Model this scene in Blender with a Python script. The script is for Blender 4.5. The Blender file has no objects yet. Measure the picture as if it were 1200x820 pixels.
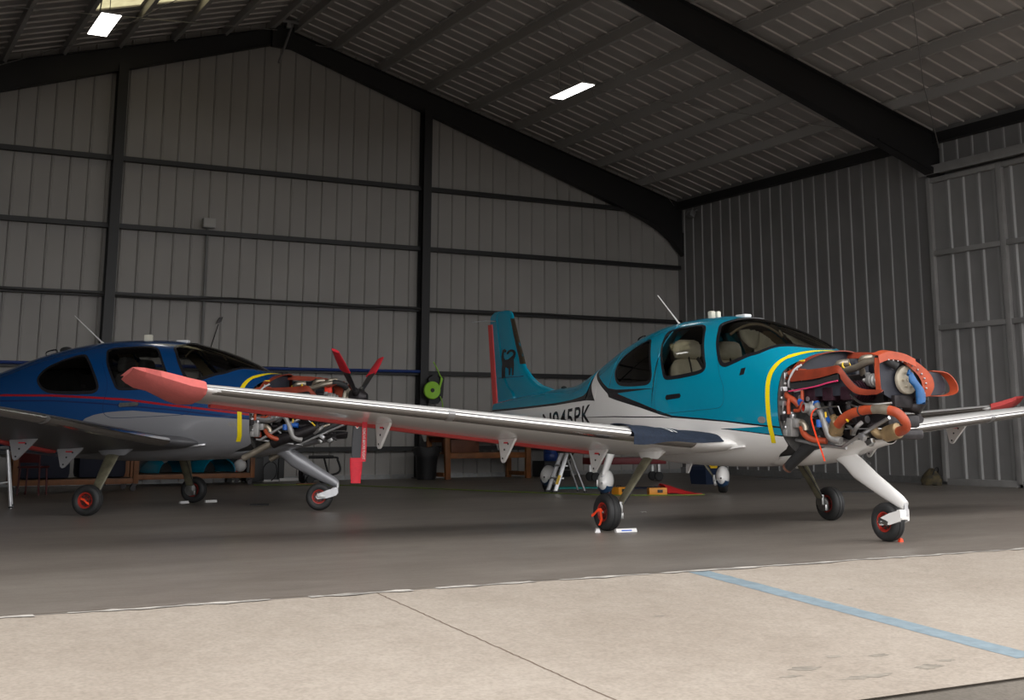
CAMR = [[0.8683188097038957, -0.4960009671323025, -0.002342075609192494], [0.0927651176874776, 0.16703319342232362, -0.9815775798354194], [0.48725463328199053, 0.852105012835203, 0.19104965178264985]]
EXPO = 0.0
SKY = 2.9
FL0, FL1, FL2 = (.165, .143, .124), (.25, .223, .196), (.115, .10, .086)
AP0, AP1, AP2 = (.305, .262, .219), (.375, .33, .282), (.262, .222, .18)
YASPH = 4.63
LINEX, CRKX = 5.74, 3.215
RAFY = 18.0
DOORY1 = 18.2
RIBY0 = 26.88
STAINS = [(4.42, 5.2, .1, .05), (4.6, 4.95, .16, .04), (5.06, 4.98, .1, .05), (5.0, 5.28, .07, .03), (4.75, 5.35, .05, .03), (5.25, 5.05, .06, .03), (4.25, 5.1, .08, .02), (6.3, 6.9, .03, .02), (4.5, 6.6, .05, .02)]
import bpy, bmesh, math, random
import numpy as np
from mathutils import Vector, Matrix
from mathutils.geometry import tessellate_polygon
random.seed(7)
PI = math.pi
C = bpy.context.scene.collection
sc = bpy.context.scene

# ------------------------------------------------------------------ materials
MATS = {}
def mat(name, col, rough=.5, metal=0.0, noise=0.0, nscale=8.0, spec=.5, coat=0.0, bump=0.0, bscale=60.0, col2=None):
    m = bpy.data.materials.new(name); m.use_nodes = True
    nt = m.node_tree; b = nt.nodes['Principled BSDF']
    c = (*col, 1)
    b.inputs['Base Color'].default_value = c
    b.inputs['Roughness'].default_value = rough
    b.inputs['Metallic'].default_value = metal
    b.inputs['Specular IOR Level'].default_value = spec
    b.inputs['Coat Weight'].default_value = coat
    b.inputs['Coat Roughness'].default_value = .06
    tc = None
    if noise or bump:
        tc = nt.nodes.new('ShaderNodeTexCoord')
    if noise:
        n = nt.nodes.new('ShaderNodeTexNoise'); n.inputs['Scale'].default_value = nscale; n.inputs['Detail'].default_value = 5
        nt.links.new(tc.outputs['Object'], n.inputs['Vector'])
        r = nt.nodes.new('ShaderNodeValToRGB')
        r.color_ramp.elements[0].position = .3; r.color_ramp.elements[1].position = .7
        lo = col2 if col2 else tuple(v * (1 - noise) for v in col)
        r.color_ramp.elements[0].color = (*lo, 1); r.color_ramp.elements[1].color = c
        nt.links.new(n.outputs['Fac'], r.inputs['Fac']); nt.links.new(r.outputs['Color'], b.inputs['Base Color'])
    if bump:
        n2 = nt.nodes.new('ShaderNodeTexNoise'); n2.inputs['Scale'].default_value = bscale; n2.inputs['Detail'].default_value = 3
        nt.links.new(tc.outputs['Object'], n2.inputs['Vector'])
        bp = nt.nodes.new('ShaderNodeBump'); bp.inputs['Strength'].default_value = bump; bp.inputs['Distance'].default_value = .01
        nt.links.new(n2.outputs['Fac'], bp.inputs['Height']); nt.links.new(bp.outputs['Normal'], b.inputs['Normal'])
    MATS[name] = m
    return m
def emis(name, col, s):
    m = bpy.data.materials.new(name); m.use_nodes = True; nt = m.node_tree
    nt.nodes.clear(); o = nt.nodes.new('ShaderNodeOutputMaterial'); e = nt.nodes.new('ShaderNodeEmission')
    e.inputs['Color'].default_value = (*col, 1); e.inputs['Strength'].default_value = s
    nt.links.new(e.outputs[0], o.inputs[0]); MATS[name] = m; return m
def glassmat(name, tint, gloss=.05):
    m = bpy.data.materials.new(name); m.use_nodes = True; nt = m.node_tree
    nt.nodes.clear(); o = nt.nodes.new('ShaderNodeOutputMaterial')
    t = nt.nodes.new('ShaderNodeBsdfTransparent'); t.inputs['Color'].default_value = (*tint, 1)
    g = nt.nodes.new('ShaderNodeBsdfGlossy'); g.inputs['Roughness'].default_value = .02; g.inputs['Color'].default_value = (1, 1, 1, 1)
    f = nt.nodes.new('ShaderNodeFresnel'); f.inputs['IOR'].default_value = 1.45
    mx = nt.nodes.new('ShaderNodeMixShader')
    nt.links.new(f.outputs[0], mx.inputs[0]); nt.links.new(t.outputs[0], mx.inputs[1]); nt.links.new(g.outputs[0], mx.inputs[2])
    nt.links.new(mx.outputs[0], o.inputs[0]); MATS[name] = m; return m

def sr(r, g, b):
    f = lambda v: (v / 255 / 12.92) if v / 255 <= .04045 else ((v / 255 + .055) / 1.055) ** 2.4
    return (f(r), f(g), f(b))

TEAL = mat('teal_paint', (.0, .235, .36), .22, coat=.6)
WHITE = mat('white_paint', (.80, .785, .765), .25, coat=.5)
BLACKP = mat('black_paint', (.012, .012, .015), .25, coat=.4)
BLUE = mat('blue_paint', (.002, .046, .165), .2, coat=.6)
NAVY = mat('navy_paint', (.006, .02, .09), .2, coat=.6)
SILVER = mat('silver_paint', (.27, .272, .29), .3, metal=.25, coat=.4)
REDLINE = mat('red_paint', (.34, .002, .008), .3, coat=.4)
CHROME = mat('polished_metal', (.62, .61, .60), .16, metal=1)
STEEL = mat('steel', (.42, .42, .41), .32, metal=1, noise=.3, nscale=20)
ALU = mat('aluminium', (.55, .55, .56), .38, metal=.9, noise=.15, nscale=15)
TANMETAL = mat('tan_metal', (.46, .40, .32), .35, metal=.7, noise=.3, nscale=14)
GOLDWRAP = mat('gold_wrap', (.36, .25, .13), .45, metal=.5, noise=.4, nscale=12)
DARKMET = mat('dark_metal', (.035, .03, .032), .45, metal=.5, noise=.5, nscale=18)
PURPLE = mat('purple_dark', (.05, .018, .03), .45, metal=.3, noise=.6, nscale=16)
RUBBER = mat('rubber', (.022, .022, .023), .65, noise=.3, nscale=20)
TYRE = mat('tyre_rubber', (.019, .019, .0195), .6, noise=.25, nscale=9)
RIMRED = mat('rim_red', (.42, .03, .018), .35, noise=.3, nscale=14)
RIMDK = mat('rim_dark_red', (.17, .016, .012), .4, noise=.4, nscale=30)
ORANGE = mat('orange_silicone', (.46, .07, .022), .5, noise=.35, nscale=9)
ORANGED = mat('orange_baffle', (.27, .036, .012), .55, noise=.4, nscale=7)
NEON = mat('neon_ribbon', (1.0, .075, .02), .5)
BAFFLE = mat('baffle_plate', (.03, .032, .045), .5, noise=.4, nscale=8)
TAPE = mat('yellow_tape', (.80, .62, .0), .5)
REDFOAM = mat('red_foam', (.62, .075, .07), .75, noise=.12, nscale=30)
SALMON = mat('salmon_foam', (.62, .14, .125), .75, noise=.12, nscale=25)
DENIM = mat('denim', (.012, .022, .045), .85, noise=.35, nscale=35, bump=.3, bscale=220)
PRIMER = mat('olive_primer', (.19, .175, .115), .5, noise=.55, nscale=11)
GREYPART = mat('grey_casting', (.34, .33, .32), .45, metal=.4, noise=.3, nscale=15)
BLUEHOSE = mat('blue_fitting', (.01, .10, .42), .35)
BLUECLOTH = mat('blue_nitrile', (.012, .10, .28), .5, noise=.3, nscale=15)
PINK = mat('pink_wire', (.75, .05, .17), .45)
WIREW = mat('white_wire', (.62, .62, .64), .4)
YEL = mat('yellow_plastic', (.75, .48, .02), .45)
LEATHER = mat('cream_leather', (.72, .66, .50), .5, noise=.15, nscale=12)
TRIMTAN = mat('tan_trim', (.42, .33, .20), .6, noise=.2, nscale=8)
LINING = mat('dark_lining', (.045, .043, .042), .8)
DASH = mat('black_glareshield', (.016, .016, .018), .6)
GLASS = glassmat('tinted_glass', (.66, .66, .64))
GLASSW = glassmat('windscreen_glass', (.50, .51, .50))
GLASSD = glassmat('dark_tinted_glass', (.06, .06, .06))
PROPBLK = mat('prop_black', (.03, .03, .034), .4)
COVRED = mat('cover_red', (.72, .02, .04), .6, noise=.15, nscale=20)
STEELDK = mat('black_steel', (.008, .008, .009), .55)
WOODO = mat('orange_wood', (.23, .078, .016), .55, noise=.4, nscale=5)
PLASTBLK = mat('black_plastic', (.012, .012, .013), .5)
PLASTBLUE = mat('blue_plastic', (.01, .035, .17), .45)
LIME = mat('lime_plastic', (.30, .62, .03), .45)
CYAN = mat('cyan_mat', (.0, .42, .38), .6)
NAVYMAT = mat('navy_mat', (.01, .02, .06), .7)
REDPL = mat('red_plastic', (.40, .012, .015), .45)
REDDK = mat('dark_red_metal', (.16, .006, .01), .5)
YBOX = mat('amber_plastic', (.60, .23, .01), .45)
WHITEPL = mat('white_plastic', (.66, .65, .64), .45)
CREAM = mat('cream_plastic', (.62, .60, .50), .4)
GALV = mat('galvanised', (.30, .30, .30), .45, metal=.6, noise=.2, nscale=10)
PRINTRED = mat('print_red', (.7, .02, .03), .5)
PRINTBLUE = mat('print_blue', (.02, .10, .5), .5)
CAMO = mat('dark_camo', (.02, .019, .016), .8, noise=.9, nscale=12, col2=(.10, .075, .03))
BRONZE = mat('bronze_boot', (.10, .075, .05), .35, metal=.6)
LIMED = mat('lime_hose_dark', (.13, .19, .02), .6)  # darker, duller lime than the reel's
LED = emis('led_panel', (1, .97, .92), 7.0)
CREAMMET = mat('cream_cast', (.50, .45, .36), .5, metal=.35, noise=.25, nscale=18)
WINGDK = mat('dark_grey_wing', (.07, .07, .075), .35)  # even dark grey over both wings of the blue airplane
GREYPL = mat('grey_paint', (.33, .33, .34), .45)

# ------------------------------------------------------------------ mesh helper
def frame_of(d):
    d = Vector(d).normalized()
    up = Vector((0, 0, 1)) if abs(d.z) < .9 else Vector((1, 0, 0))
    a = d.cross(up).normalized(); b = d.cross(a).normalized()
    return a, b
class MB:
    def __init__(s): s.v = []; s.f = []; s.m = []
    def add(s, vs, fs, mi=0):
        o = len(s.v); s.v += [tuple(map(float, p)) for p in vs]
        s.f += [tuple(o + i for i in f) for f in fs]; s.m += [mi] * len(fs); return s
    def box(s, c, d, mi=0, rot=None, bev=0.0):
        bm = bmesh.new(); bmesh.ops.create_cube(bm, size=1)
        for v in bm.verts: v.co = Vector((v.co.x * d[0], v.co.y * d[1], v.co.z * d[2]))
        if bev: bmesh.ops.bevel(bm, geom=bm.edges[:], offset=bev, segments=2, affect='EDGES', profile=.6)
        M = Matrix.Translation(Vector(c)) @ (rot if rot is not None else Matrix.Identity(4))
        bm.verts.index_update()
        s.add([M @ v.co for v in bm.verts], [[v.index for v in f.verts] for f in bm.faces], mi); bm.free(); return s
    def tube(s, pts, r, n=12, mi=0, cap=True, smooth=0, sx=1.0):
        P = [Vector(p) for p in pts]
        R = list(r) if hasattr(r, '__len__') else [r] * len(P)
        if smooth and len(P) > 2: P, R = crv(P, R, smooth)
        vs = []; fs = []
        d0 = (P[1] - P[0]).normalized(); a, b = frame_of(d0)
        for i, p in enumerate(P):
            d = (P[min(i + 1, len(P) - 1)] - P[max(i - 1, 0)])
            d = d.normalized() if d.length > 1e-9 else d0
            a = (a - d * a.dot(d)); a = a.normalized() if a.length > 1e-6 else frame_of(d)[0]
            b = d.cross(a)
            for k in range(n):
                t = 2 * PI * k / n
                vs.append(p + (a * math.cos(t) * sx + b * math.sin(t)) * R[i])
        for i in range(len(P) - 1):
            for k in range(n):
                fs.append((i * n + k, i * n + (k + 1) % n, (i + 1) * n + (k + 1) % n, (i + 1) * n + k))
        if cap:
            fs.append(tuple(range(n - 1, -1, -1))); fs.append(tuple((len(P) - 1) * n + k for k in range(n)))
        return s.add(vs, fs, mi)
    def lathe(s, prof, c=(0, 0, 0), ax=(0, 0, 1), n=24, mi=0, cap=True):
        """prof: list of (radius, offset along ax)"""
        ax = Vector(ax).normalized(); a, b = frame_of(ax); c = Vector(c); vs = []; fs = []
        for r, h in prof:
            for k in range(n):
                t = 2 * PI * k / n
                vs.append(c + ax * h + (a * math.cos(t) + b * math.sin(t)) * r)
        for i in range(len(prof) - 1):
            for k in range(n):
                fs.append((i * n + k, i * n + (k + 1) % n, (i + 1) * n + (k + 1) % n, (i + 1) * n + k))
        if cap:
            if prof[0][0] > 1e-5: fs.append(tuple(range(n - 1, -1, -1)))
            if prof[-1][0] > 1e-5: fs.append(tuple((len(prof) - 1) * n + k for k in range(n)))
        return s.add(vs, fs, mi)
    def ball(s, c, r, n=16, mi=0):
        rr = r if hasattr(r, '__len__') else (r, r, r); m = n // 2; vs = []; fs = []
        for i in range(m + 1):
            p = PI * i / m
            for k in range(n):
                t = 2 * PI * k / n
                vs.append((c[0] + rr[0] * math.sin(p) * math.cos(t), c[1] + rr[1] * math.sin(p) * math.sin(t), c[2] + rr[2] * math.cos(p)))
        for i in range(m):
            for k in range(n):
                fs.append((i * n + k, (i + 1) * n + k, (i + 1) * n + (k + 1) % n, i * n + (k + 1) % n))
        return s.add(vs, fs, mi)
    def prism(s, poly, fn, h0, h1, mi=0):
        """poly 2D closed outline; fn(u, v, h) -> 3D"""
        n = len(poly)
        vs = [fn(u, v, h0) for u, v in poly] + [fn(u, v, h1) for u, v in poly]
        tri = tessellate_polygon([[Vector((u, v, 0)) for u, v in poly]])
        fs = [tuple(t) for t in tri] + [tuple(n + i for i in reversed(t)) for t in tri]
        fs += [(i, (i + 1) % n, n + (i + 1) % n, n + i) for i in range(n)]
        return s.add(vs, fs, mi)
    def grid(s, rows, mi=0, closed=False):
        """rows: list of equal-length point lists"""
        n = len(rows[0]); vs = [p for r in rows for p in r]; fs = []
        for i in range(len(rows) - 1):
            for k in range(n if closed else n - 1):
                fs.append((i * n + k, i * n + (k + 1) % n, (i + 1) * n + (k + 1) % n, (i + 1) * n + k))
        return s.add(vs, fs, mi)
    def sheet(s, rows, th, mi=0):
        """a grid with thickness th pushed along its normals"""
        A = np.array(rows, float); du = np.gradient(A, axis=0); dv = np.gradient(A, axis=1)
        N = np.cross(du, dv); N /= np.linalg.norm(N, axis=2, keepdims=True) + 1e-9
        B = A + N * th; nr, nc = A.shape[:2]
        s.grid(A.tolist(), mi); s.grid(B[:, ::-1].tolist(), mi)
        for a, b in ((A[0], B[0]), (B[-1], A[-1]), (B[:, 0], A[:, 0]), (A[:, -1], B[:, -1])):
            s.grid([a.tolist(), b.tolist()], mi)
        return s
    def mesh(s, name, mats, ang=35):
        me = bpy.data.meshes.new(name); me.from_pydata(s.v, [], s.f)
        for m in (mats if isinstance(mats, (list, tuple)) else [mats]): me.materials.append(m)
        me.polygons.foreach_set('material_index', s.m)
        bm = bmesh.new(); bm.from_mesh(me); bmesh.ops.recalc_face_normals(bm, faces=bm.faces); bm.to_mesh(me); bm.free()
        me.shade_smooth(); me.set_sharp_from_angle(angle=math.radians(ang)); me.update()
        return me
    def build(s, name, mats, parent=None, ang=35):
        o = bpy.data.objects.new(name, s.mesh(name, mats, ang)); C.objects.link(o)
        if parent is not None: o.parent = parent
        return o
def crv(P, R, k):
    """Catmull-Rom subdivision of an open path"""
    P = [Vector(p) for p in P]; out = []; ro = []
    for i in range(len(P) - 1):
        p0, p1, p2, p3 = P[max(i - 1, 0)], P[i], P[i + 1], P[min(i + 2, len(P) - 1)]
        for j in range(k):
            t = j / k
            out.append(.5 * ((2 * p1) + (p2 - p0) * t + (2 * p0 - 5 * p1 + 4 * p2 - p3) * t * t + (3 * p1 - p0 - 3 * p2 + p3) * t ** 3))
            ro.append(R[i] + (R[i + 1] - R[i]) * t)
    out.append(P[-1]); ro.append(R[-1]); return out, ro
def crv2(poly, k=5):
    """closed smooth 2D outline"""
    n = len(poly); out = []
    P = [np.array(p, float) for p in poly]
    for i in range(n):
        p0, p1, p2, p3 = P[i - 1], P[i], P[(i + 1) % n], P[(i + 2) % n]
        for j in range(k):
            t = j / k
            out.append(.5 * ((2 * p1) + (p2 - p0) * t + (2 * p0 - 5 * p1 + 4 * p2 - p3) * t * t + (3 * p1 - p0 - 3 * p2 + p3) * t ** 3))
    return np.array(out)
def empty(name, loc=(0, 0, 0), rz=0.0, parent=None):
    o = bpy.data.objects.new(name, None); C.objects.link(o); o.location = loc; o.rotation_euler = (0, 0, rz); o.empty_display_size = .1
    if parent is not None: o.parent = parent
    return o
def tag(o, label=None, cat=None, group=None, kind=None):
    for k, v in (('label', label), ('category', cat), ('group', group), ('kind', kind)):
        if v: o[k] = v
    return o
def RZ(a): return Matrix.Rotation(a, 4, 'Z')
def RX(a): return Matrix.Rotation(a, 4, 'X')
def RY(a): return Matrix.Rotation(a, 4, 'Y')
def copy_tree(o, parent=None):
    c = o.copy(); C.objects.link(c)
    if parent is not None: c.parent = parent
    for ch in list(o.children): copy_tree(ch, c)
    return c
def inpoly(px, py, poly):
    r = np.zeros(px.shape, bool); n = len(poly)
    for i in range(n):
        x1, y1 = poly[i]; x2, y2 = poly[(i + 1) % n]
        c = ((y1 > py) != (y2 > py)); 
        with np.errstate(divide='ignore', invalid='ignore'):
            xi = (x2 - x1) * (py - y1) / (y2 - y1 + 1e-15) + x1
        r ^= c & (px < xi)
    return r
def text_poly(txt, size, bold=.012, shear=0.0, space=1.0):
    cu = bpy.data.curves.new('txt', 'FONT'); cu.body = txt; cu.size = size; cu.offset = bold * size; cu.shear = shear; cu.space_character = space
    cu.resolution_u = 4
    o = bpy.data.objects.new('txt', cu); C.objects.link(o)
    bpy.context.view_layer.update()
    me = bpy.data.meshes.new_from_object(o.evaluated_get(bpy.context.evaluated_depsgraph_get()))
    bm = bmesh.new(); bm.from_mesh(me)
    bmesh.ops.triangulate(bm, faces=bm.faces)
    bmesh.ops.subdivide_edges(bm, edges=[e for e in bm.edges if e.calc_length() > size * .3], cuts=2)
    bmesh.ops.triangulate(bm, faces=bm.faces)
    bm.verts.index_update()
    vs = [(v.co.x, v.co.y) for v in bm.verts]; fs = [[v.index for v in f.verts] for f in bm.faces]
    bm.free(); bpy.data.objects.remove(o); bpy.data.curves.remove(cu); bpy.data.meshes.remove(me)
    return vs, fs
# ------------------------------------------------------------------ camera and light
cam = bpy.data.cameras.new('camera'); co = bpy.data.objects.new('camera', cam); C.objects.link(co)
Rm = np.array(CAMR)
M = Matrix(((Rm[0][0], -Rm[1][0], -Rm[2][0], 0), (Rm[0][1], -Rm[1][1], -Rm[2][1], 0), (Rm[0][2], -Rm[1][2], -Rm[2][2], 1.0), (0, 0, 0, 1)))
co.matrix_world = M
cam.sensor_fit = 'HORIZONTAL'; cam.sensor_width = 36; cam.lens = 36 * 1486.22 / 1200
cam.shift_x = -(647.86 - 600) / 1200; cam.shift_y = (218.09 - 410) / 1200
cam.clip_end = 600
sc.camera = co
sc.view_settings.view_transform = 'Standard'; sc.view_settings.look = 'None'
sc.view_settings.gamma = 1; sc.view_settings.exposure = EXPO; sc.view_settings.use_curve_mapping = False
w = bpy.data.worlds.new('world'); sc.world = w; w.use_nodes = True
nt = w.node_tree; bg = nt.nodes['Background']
tcw = nt.nodes.new('ShaderNodeTexCoord'); sep = nt.nodes.new('ShaderNodeSeparateXYZ'); rmp = nt.nodes.new('ShaderNodeValToRGB')
nt.links.new(tcw.outputs['Generated'], sep.inputs[0]); nt.links.new(sep.outputs['Z'], rmp.inputs[0]); nt.links.new(rmp.outputs[0], bg.inputs['Color'])
e = rmp.color_ramp.elements     # an overcast sky: brighter overhead than near the horizon
e[0].position = .0; e[0].color = (.92, .92, .93, 1); e[1].position = .75; e[1].color = (1.0, .98, .96, 1)
bg.inputs['Strength'].default_value = SKY
sc.cycles.max_bounces = 10; sc.cycles.diffuse_bounces = 6; sc.cycles.transparent_max_bounces = 16; sc.cycles.glossy_bounces = 5
sc.cycles.use_denoising = True
sc.cycles.sample_clamp_indirect = 6

# ------------------------------------------------------------------ setting
YB, XR, XL, YF, ZE = 27.2, 19.35, -2.65, 7.92, 7.14
YR = 9.0
XC, ZR, SL = 8.35, 10.24, .285
def zroof(x): return ZR - SL * abs(x - XC)
def structure(o): o['kind'] = 'structure'; return o

# materials of the shell
def wallmat(name, base, seam, period, w0, axis, phase=0.0):
    m = bpy.data.materials.new(name); m.use_nodes = True; nt = m.node_tree; b = nt.nodes['Principled BSDF']
    b.inputs['Roughness'].default_value = .6
    tc = nt.nodes.new('ShaderNodeTexCoord'); sp = nt.nodes.new('ShaderNodeSeparateXYZ'); nt.links.new(tc.outputs['Object'], sp.inputs[0])
    a = nt.nodes.new('ShaderNodeMath'); a.operation = 'ADD'; a.inputs[1].default_value = phase; nt.links.new(sp.outputs[axis], a.inputs[0])
    d = nt.nodes.new('ShaderNodeMath'); d.operation = 'DIVIDE'; d.inputs[1].default_value = period; nt.links.new(a.outputs[0], d.inputs[0])
    fr = nt.nodes.new('ShaderNodeMath'); fr.operation = 'FRACT'; nt.links.new(d.outputs[0], fr.inputs[0])
    lt = nt.nodes.new('ShaderNodeMath'); lt.operation = 'LESS_THAN'; lt.inputs[1].default_value = w0; nt.links.new(fr.outputs[0], lt.inputs[0])
    n = nt.nodes.new('ShaderNodeTexNoise'); n.inputs['Scale'].default_value = .8; n.inputs['Detail'].default_value = 6; nt.links.new(tc.outputs['Object'], n.inputs['Vector'])
    r = nt.nodes.new('ShaderNodeValToRGB'); r.color_ramp.elements[0].position = .3; r.color_ramp.elements[1].position = .7
    r.color_ramp.elements[0].color = (*[v * .88 for v in base], 1); r.color_ramp.elements[1].color = (*base, 1); nt.links.new(n.outputs['Fac'], r.inputs['Fac'])
    mx = nt.nodes.new('ShaderNodeMix'); mx.data_type = 'RGBA'
    nt.links.new(lt.outputs[0], mx.inputs['Factor']); nt.links.new(r.outputs[0], mx.inputs['A']); mx.inputs['B'].default_value = (*seam, 1)
    nt.links.new(mx.outputs['Result'], b.inputs['Base Color'])
    return m
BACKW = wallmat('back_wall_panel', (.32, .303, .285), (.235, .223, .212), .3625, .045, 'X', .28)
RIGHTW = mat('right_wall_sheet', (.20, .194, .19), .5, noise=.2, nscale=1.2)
RIBW = mat('wall_rib', (.25, .245, .24), .45)
CEILM = mat('ceiling_sheet', (.42, .395, .375), .65, noise=.2, nscale=1.5)
CEILR = mat('ceiling_seam', (.52, .49, .465), .6)
PURL = mat('purlin_paint', (.38, .365, .35), .55)
DARKST = mat('dark_steel_frame', (.012, .0115, .012), .5)
DOORM = mat('sliding_door_sheet', (.23, .223, .22), .5, noise=.15, nscale=1.5)
DOORR = mat('sliding_door_frame', (.27, .262, .255), .45, noise=.2, nscale=3)
GREYDOOR = mat('grey_door', (.085, .085, .088), .5)
OUTWALL = mat('outer_wall', (.45, .44, .42), .6)

# floors
def concrete(name, c0, c1, c2, rough, bump, spec, stain=.5, streak=False):
    m = bpy.data.materials.new(name); m.use_nodes = True; nt = m.node_tree; b = nt.nodes['Principled BSDF']
    tc = nt.nodes.new('ShaderNodeTexCoord')
    mp = nt.nodes.new('ShaderNodeMapping'); nt.links.new(tc.outputs['Object'], mp.inputs['Vector'])
    if streak: mp.inputs['Scale'].default_value = (.45, 1.5, 1)
    n1 = nt.nodes.new('ShaderNodeTexNoise'); n1.inputs['Scale'].default_value = .55; n1.inputs['Detail'].default_value = 8; n1.inputs['Roughness'].default_value = .62
    n2 = nt.nodes.new('ShaderNodeTexNoise'); n2.inputs['Scale'].default_value = 45; n2.inputs['Detail'].default_value = 4
    n3 = nt.nodes.new('ShaderNodeTexNoise'); n3.inputs['Scale'].default_value = 2.6; n3.inputs['Detail'].default_value = 8; n3.inputs['Roughness'].default_value = .7
    nt.links.new(mp.outputs[0], n1.inputs['Vector']); nt.links.new(tc.outputs['Object'], n2.inputs['Vector']); nt.links.new(mp.outputs[0], n3.inputs['Vector'])
    r = nt.nodes.new('ShaderNodeValToRGB'); e = r.color_ramp.elements
    e[0].position = .33; e[0].color = (*c0, 1); e[1].position = .68; e[1].color = (*c1, 1); nt.links.new(n1.outputs['Fac'], r.inputs['Fac'])
    r2 = nt.nodes.new('ShaderNodeValToRGB'); r2.color_ramp.elements[0].position = .42; r2.color_ramp.elements[1].position = .75
    r2.color_ramp.elements[0].color = (0, 0, 0, 1); r2.color_ramp.elements[1].color = (stain, stain, stain, 1); nt.links.new(n3.outputs['Fac'], r2.inputs['Fac'])
    mx = nt.nodes.new('ShaderNodeMix'); mx.data_type = 'RGBA'; nt.links.new(r2.outputs[0], mx.inputs['Factor']); nt.links.new(r.outputs[0], mx.inputs['A']); mx.inputs['B'].default_value = (*c2, 1)
    mx2 = nt.nodes.new('ShaderNodeMix'); mx2.data_type = 'RGBA'; mx2.blend_type = 'MULTIPLY'; mx2.inputs['Factor'].default_value = .35
    r3 = nt.nodes.new('ShaderNodeValToRGB'); r3.color_ramp.elements[0].position = .35; r3.color_ramp.elements[1].position = .6; r3.color_ramp.elements[0].color = (.55, .55, .55, 1)
    nt.links.new(n2.outputs['Fac'], r3.inputs['Fac']); nt.links.new(mx.outputs['Result'], mx2.inputs['A']); nt.links.new(r3.outputs[0], mx2.inputs['B'])
    n4 = nt.nodes.new('ShaderNodeTexNoise'); n4.inputs['Scale'].default_value = 11; n4.inputs['Detail'].default_value = 6; n4.inputs['Roughness'].default_value = .7
    nt.links.new(mp.outputs[0], n4.inputs['Vector'])
    r4 = nt.nodes.new('ShaderNodeValToRGB'); r4.color_ramp.elements[0].position = .36; r4.color_ramp.elements[1].position = .66; r4.color_ramp.elements[0].color = (.72, .70, .68, 1); r4.color_ramp.elements[1].color = (1.12, 1.12, 1.12, 1)
    nt.links.new(n4.outputs['Fac'], r4.inputs['Fac'])
    mx3 = nt.nodes.new('ShaderNodeMix'); mx3.data_type = 'RGBA'; mx3.blend_type = 'MULTIPLY'; mx3.inputs['Factor'].default_value = .55 if streak else .3
    nt.links.new(mx2.outputs['Result'], mx3.inputs['A']); nt.links.new(r4.outputs[0], mx3.inputs['B'])
    nt.links.new(mx3.outputs['Result'], b.inputs['Base Color'])
    b.inputs['Roughness'].default_value = rough; b.inputs['Specular IOR Level'].default_value = spec
    bp = nt.nodes.new('ShaderNodeBump'); bp.inputs['Strength'].default_value = bump; bp.inputs['Distance'].default_value = .004
    nt.links.new(n2.outputs['Fac'], bp.inputs['Height']); nt.links.new(bp.outputs['Normal'], b.inputs['Normal'])
    return m
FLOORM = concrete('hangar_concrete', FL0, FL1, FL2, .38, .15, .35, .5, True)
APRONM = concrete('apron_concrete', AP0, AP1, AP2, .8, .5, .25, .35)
ASPH = concrete('asphalt', (.125, .11, .092), (.17, .15, .128), (.085, .077, .066), .9, 1.0, .2)
LINEB = mat('faded_blue_line', (.21, .275, .315), .7, noise=.25, nscale=14)
CRACK = mat('crack_dark', (.13, .09, .065), .9)
JOINT = mat('joint_grey', (.50, .47, .43), .9, noise=.6, nscale=7)

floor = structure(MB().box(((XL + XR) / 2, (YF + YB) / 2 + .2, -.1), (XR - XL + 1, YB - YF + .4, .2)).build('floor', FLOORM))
# apron: falls away from the threshold
TA = .06
def apz(y): return -(YF - max(y, -8)) * TA
y0 = YF
ap = MB()
ap.add([(-60, y0, 0), (90, y0, 0), (90, YASPH, apz(YASPH)), (-60, YASPH, apz(YASPH)), (-60, y0, -.4), (90, y0, -.4)], [(0, 1, 2, 3), (4, 5, 1, 0)])
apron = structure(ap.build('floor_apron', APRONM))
asf = MB(); asf.add([(-60, YASPH + .05, apz(YASPH) - .012), (90, YASPH + .05, apz(YASPH) - .012), (90, -8, apz(-8)), (-60, -8, apz(-8)), (90, -120, apz(-8)), (-60, -120, apz(-8))], [(0, 1, 2, 3), (3, 2, 4, 5)])
structure(asf.build('floor_asphalt', ASPH))
# threshold joint: ragged mortar line
jt = MB(); rows = []
x = XL
up = []; lo = []
while x < 24:
    up.append((x, y0 + .01 + random.uniform(.0, .05), .003)); lo.append((x, y0 - .01 - random.uniform(0, .05), .003)); x += random.uniform(.05, .14)
i = 0
while i < len(up) - 6:
    k = random.randint(3, 9); jt.grid([up[i:i + k + 1], lo[i:i + k + 1]]); i += k + random.choice((0, 0, 1, 1, 2))
structure(jt.build('trim_1', JOINT))
jd = MB(); 
x = XL; up = []; lo = []
while x < 24:
    c = y0 + .07 + random.uniform(-.006, .006); up.append((x, c + .004, .0015)); lo.append((x, c - .004, .0015)); x += random.uniform(.08, .2)
jd.grid([up, lo]); jd.build('dark_joint', CRACK, bpy.data.objects['trim_1'])
# painted guide line and crack, parallel to the hangar's depth
def apstrip(x0, x1, ya, yb, wob=0.0, n=60):
    a = []; b = []
    for i in range(n):
        y = ya + (yb - ya) * i / (n - 1); o = random.uniform(-wob, wob)
        a.append((x0 + o, y, apz(y) + .0015)); b.append((x1 + o * 1.1, y, apz(y) + .0015))
    return [a, b]
st = MB().grid(apstrip(LINEX - .09, LINEX + .09, y0 - .02, YASPH + .3, .006)); structure(st.build('pavement_marking', LINEB))
ck = MB().grid(apstrip(CRKX - .0045, CRKX + .0045, y0, YASPH, .005, 90)); structure(ck.build('pavement_joint', CRACK))
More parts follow.
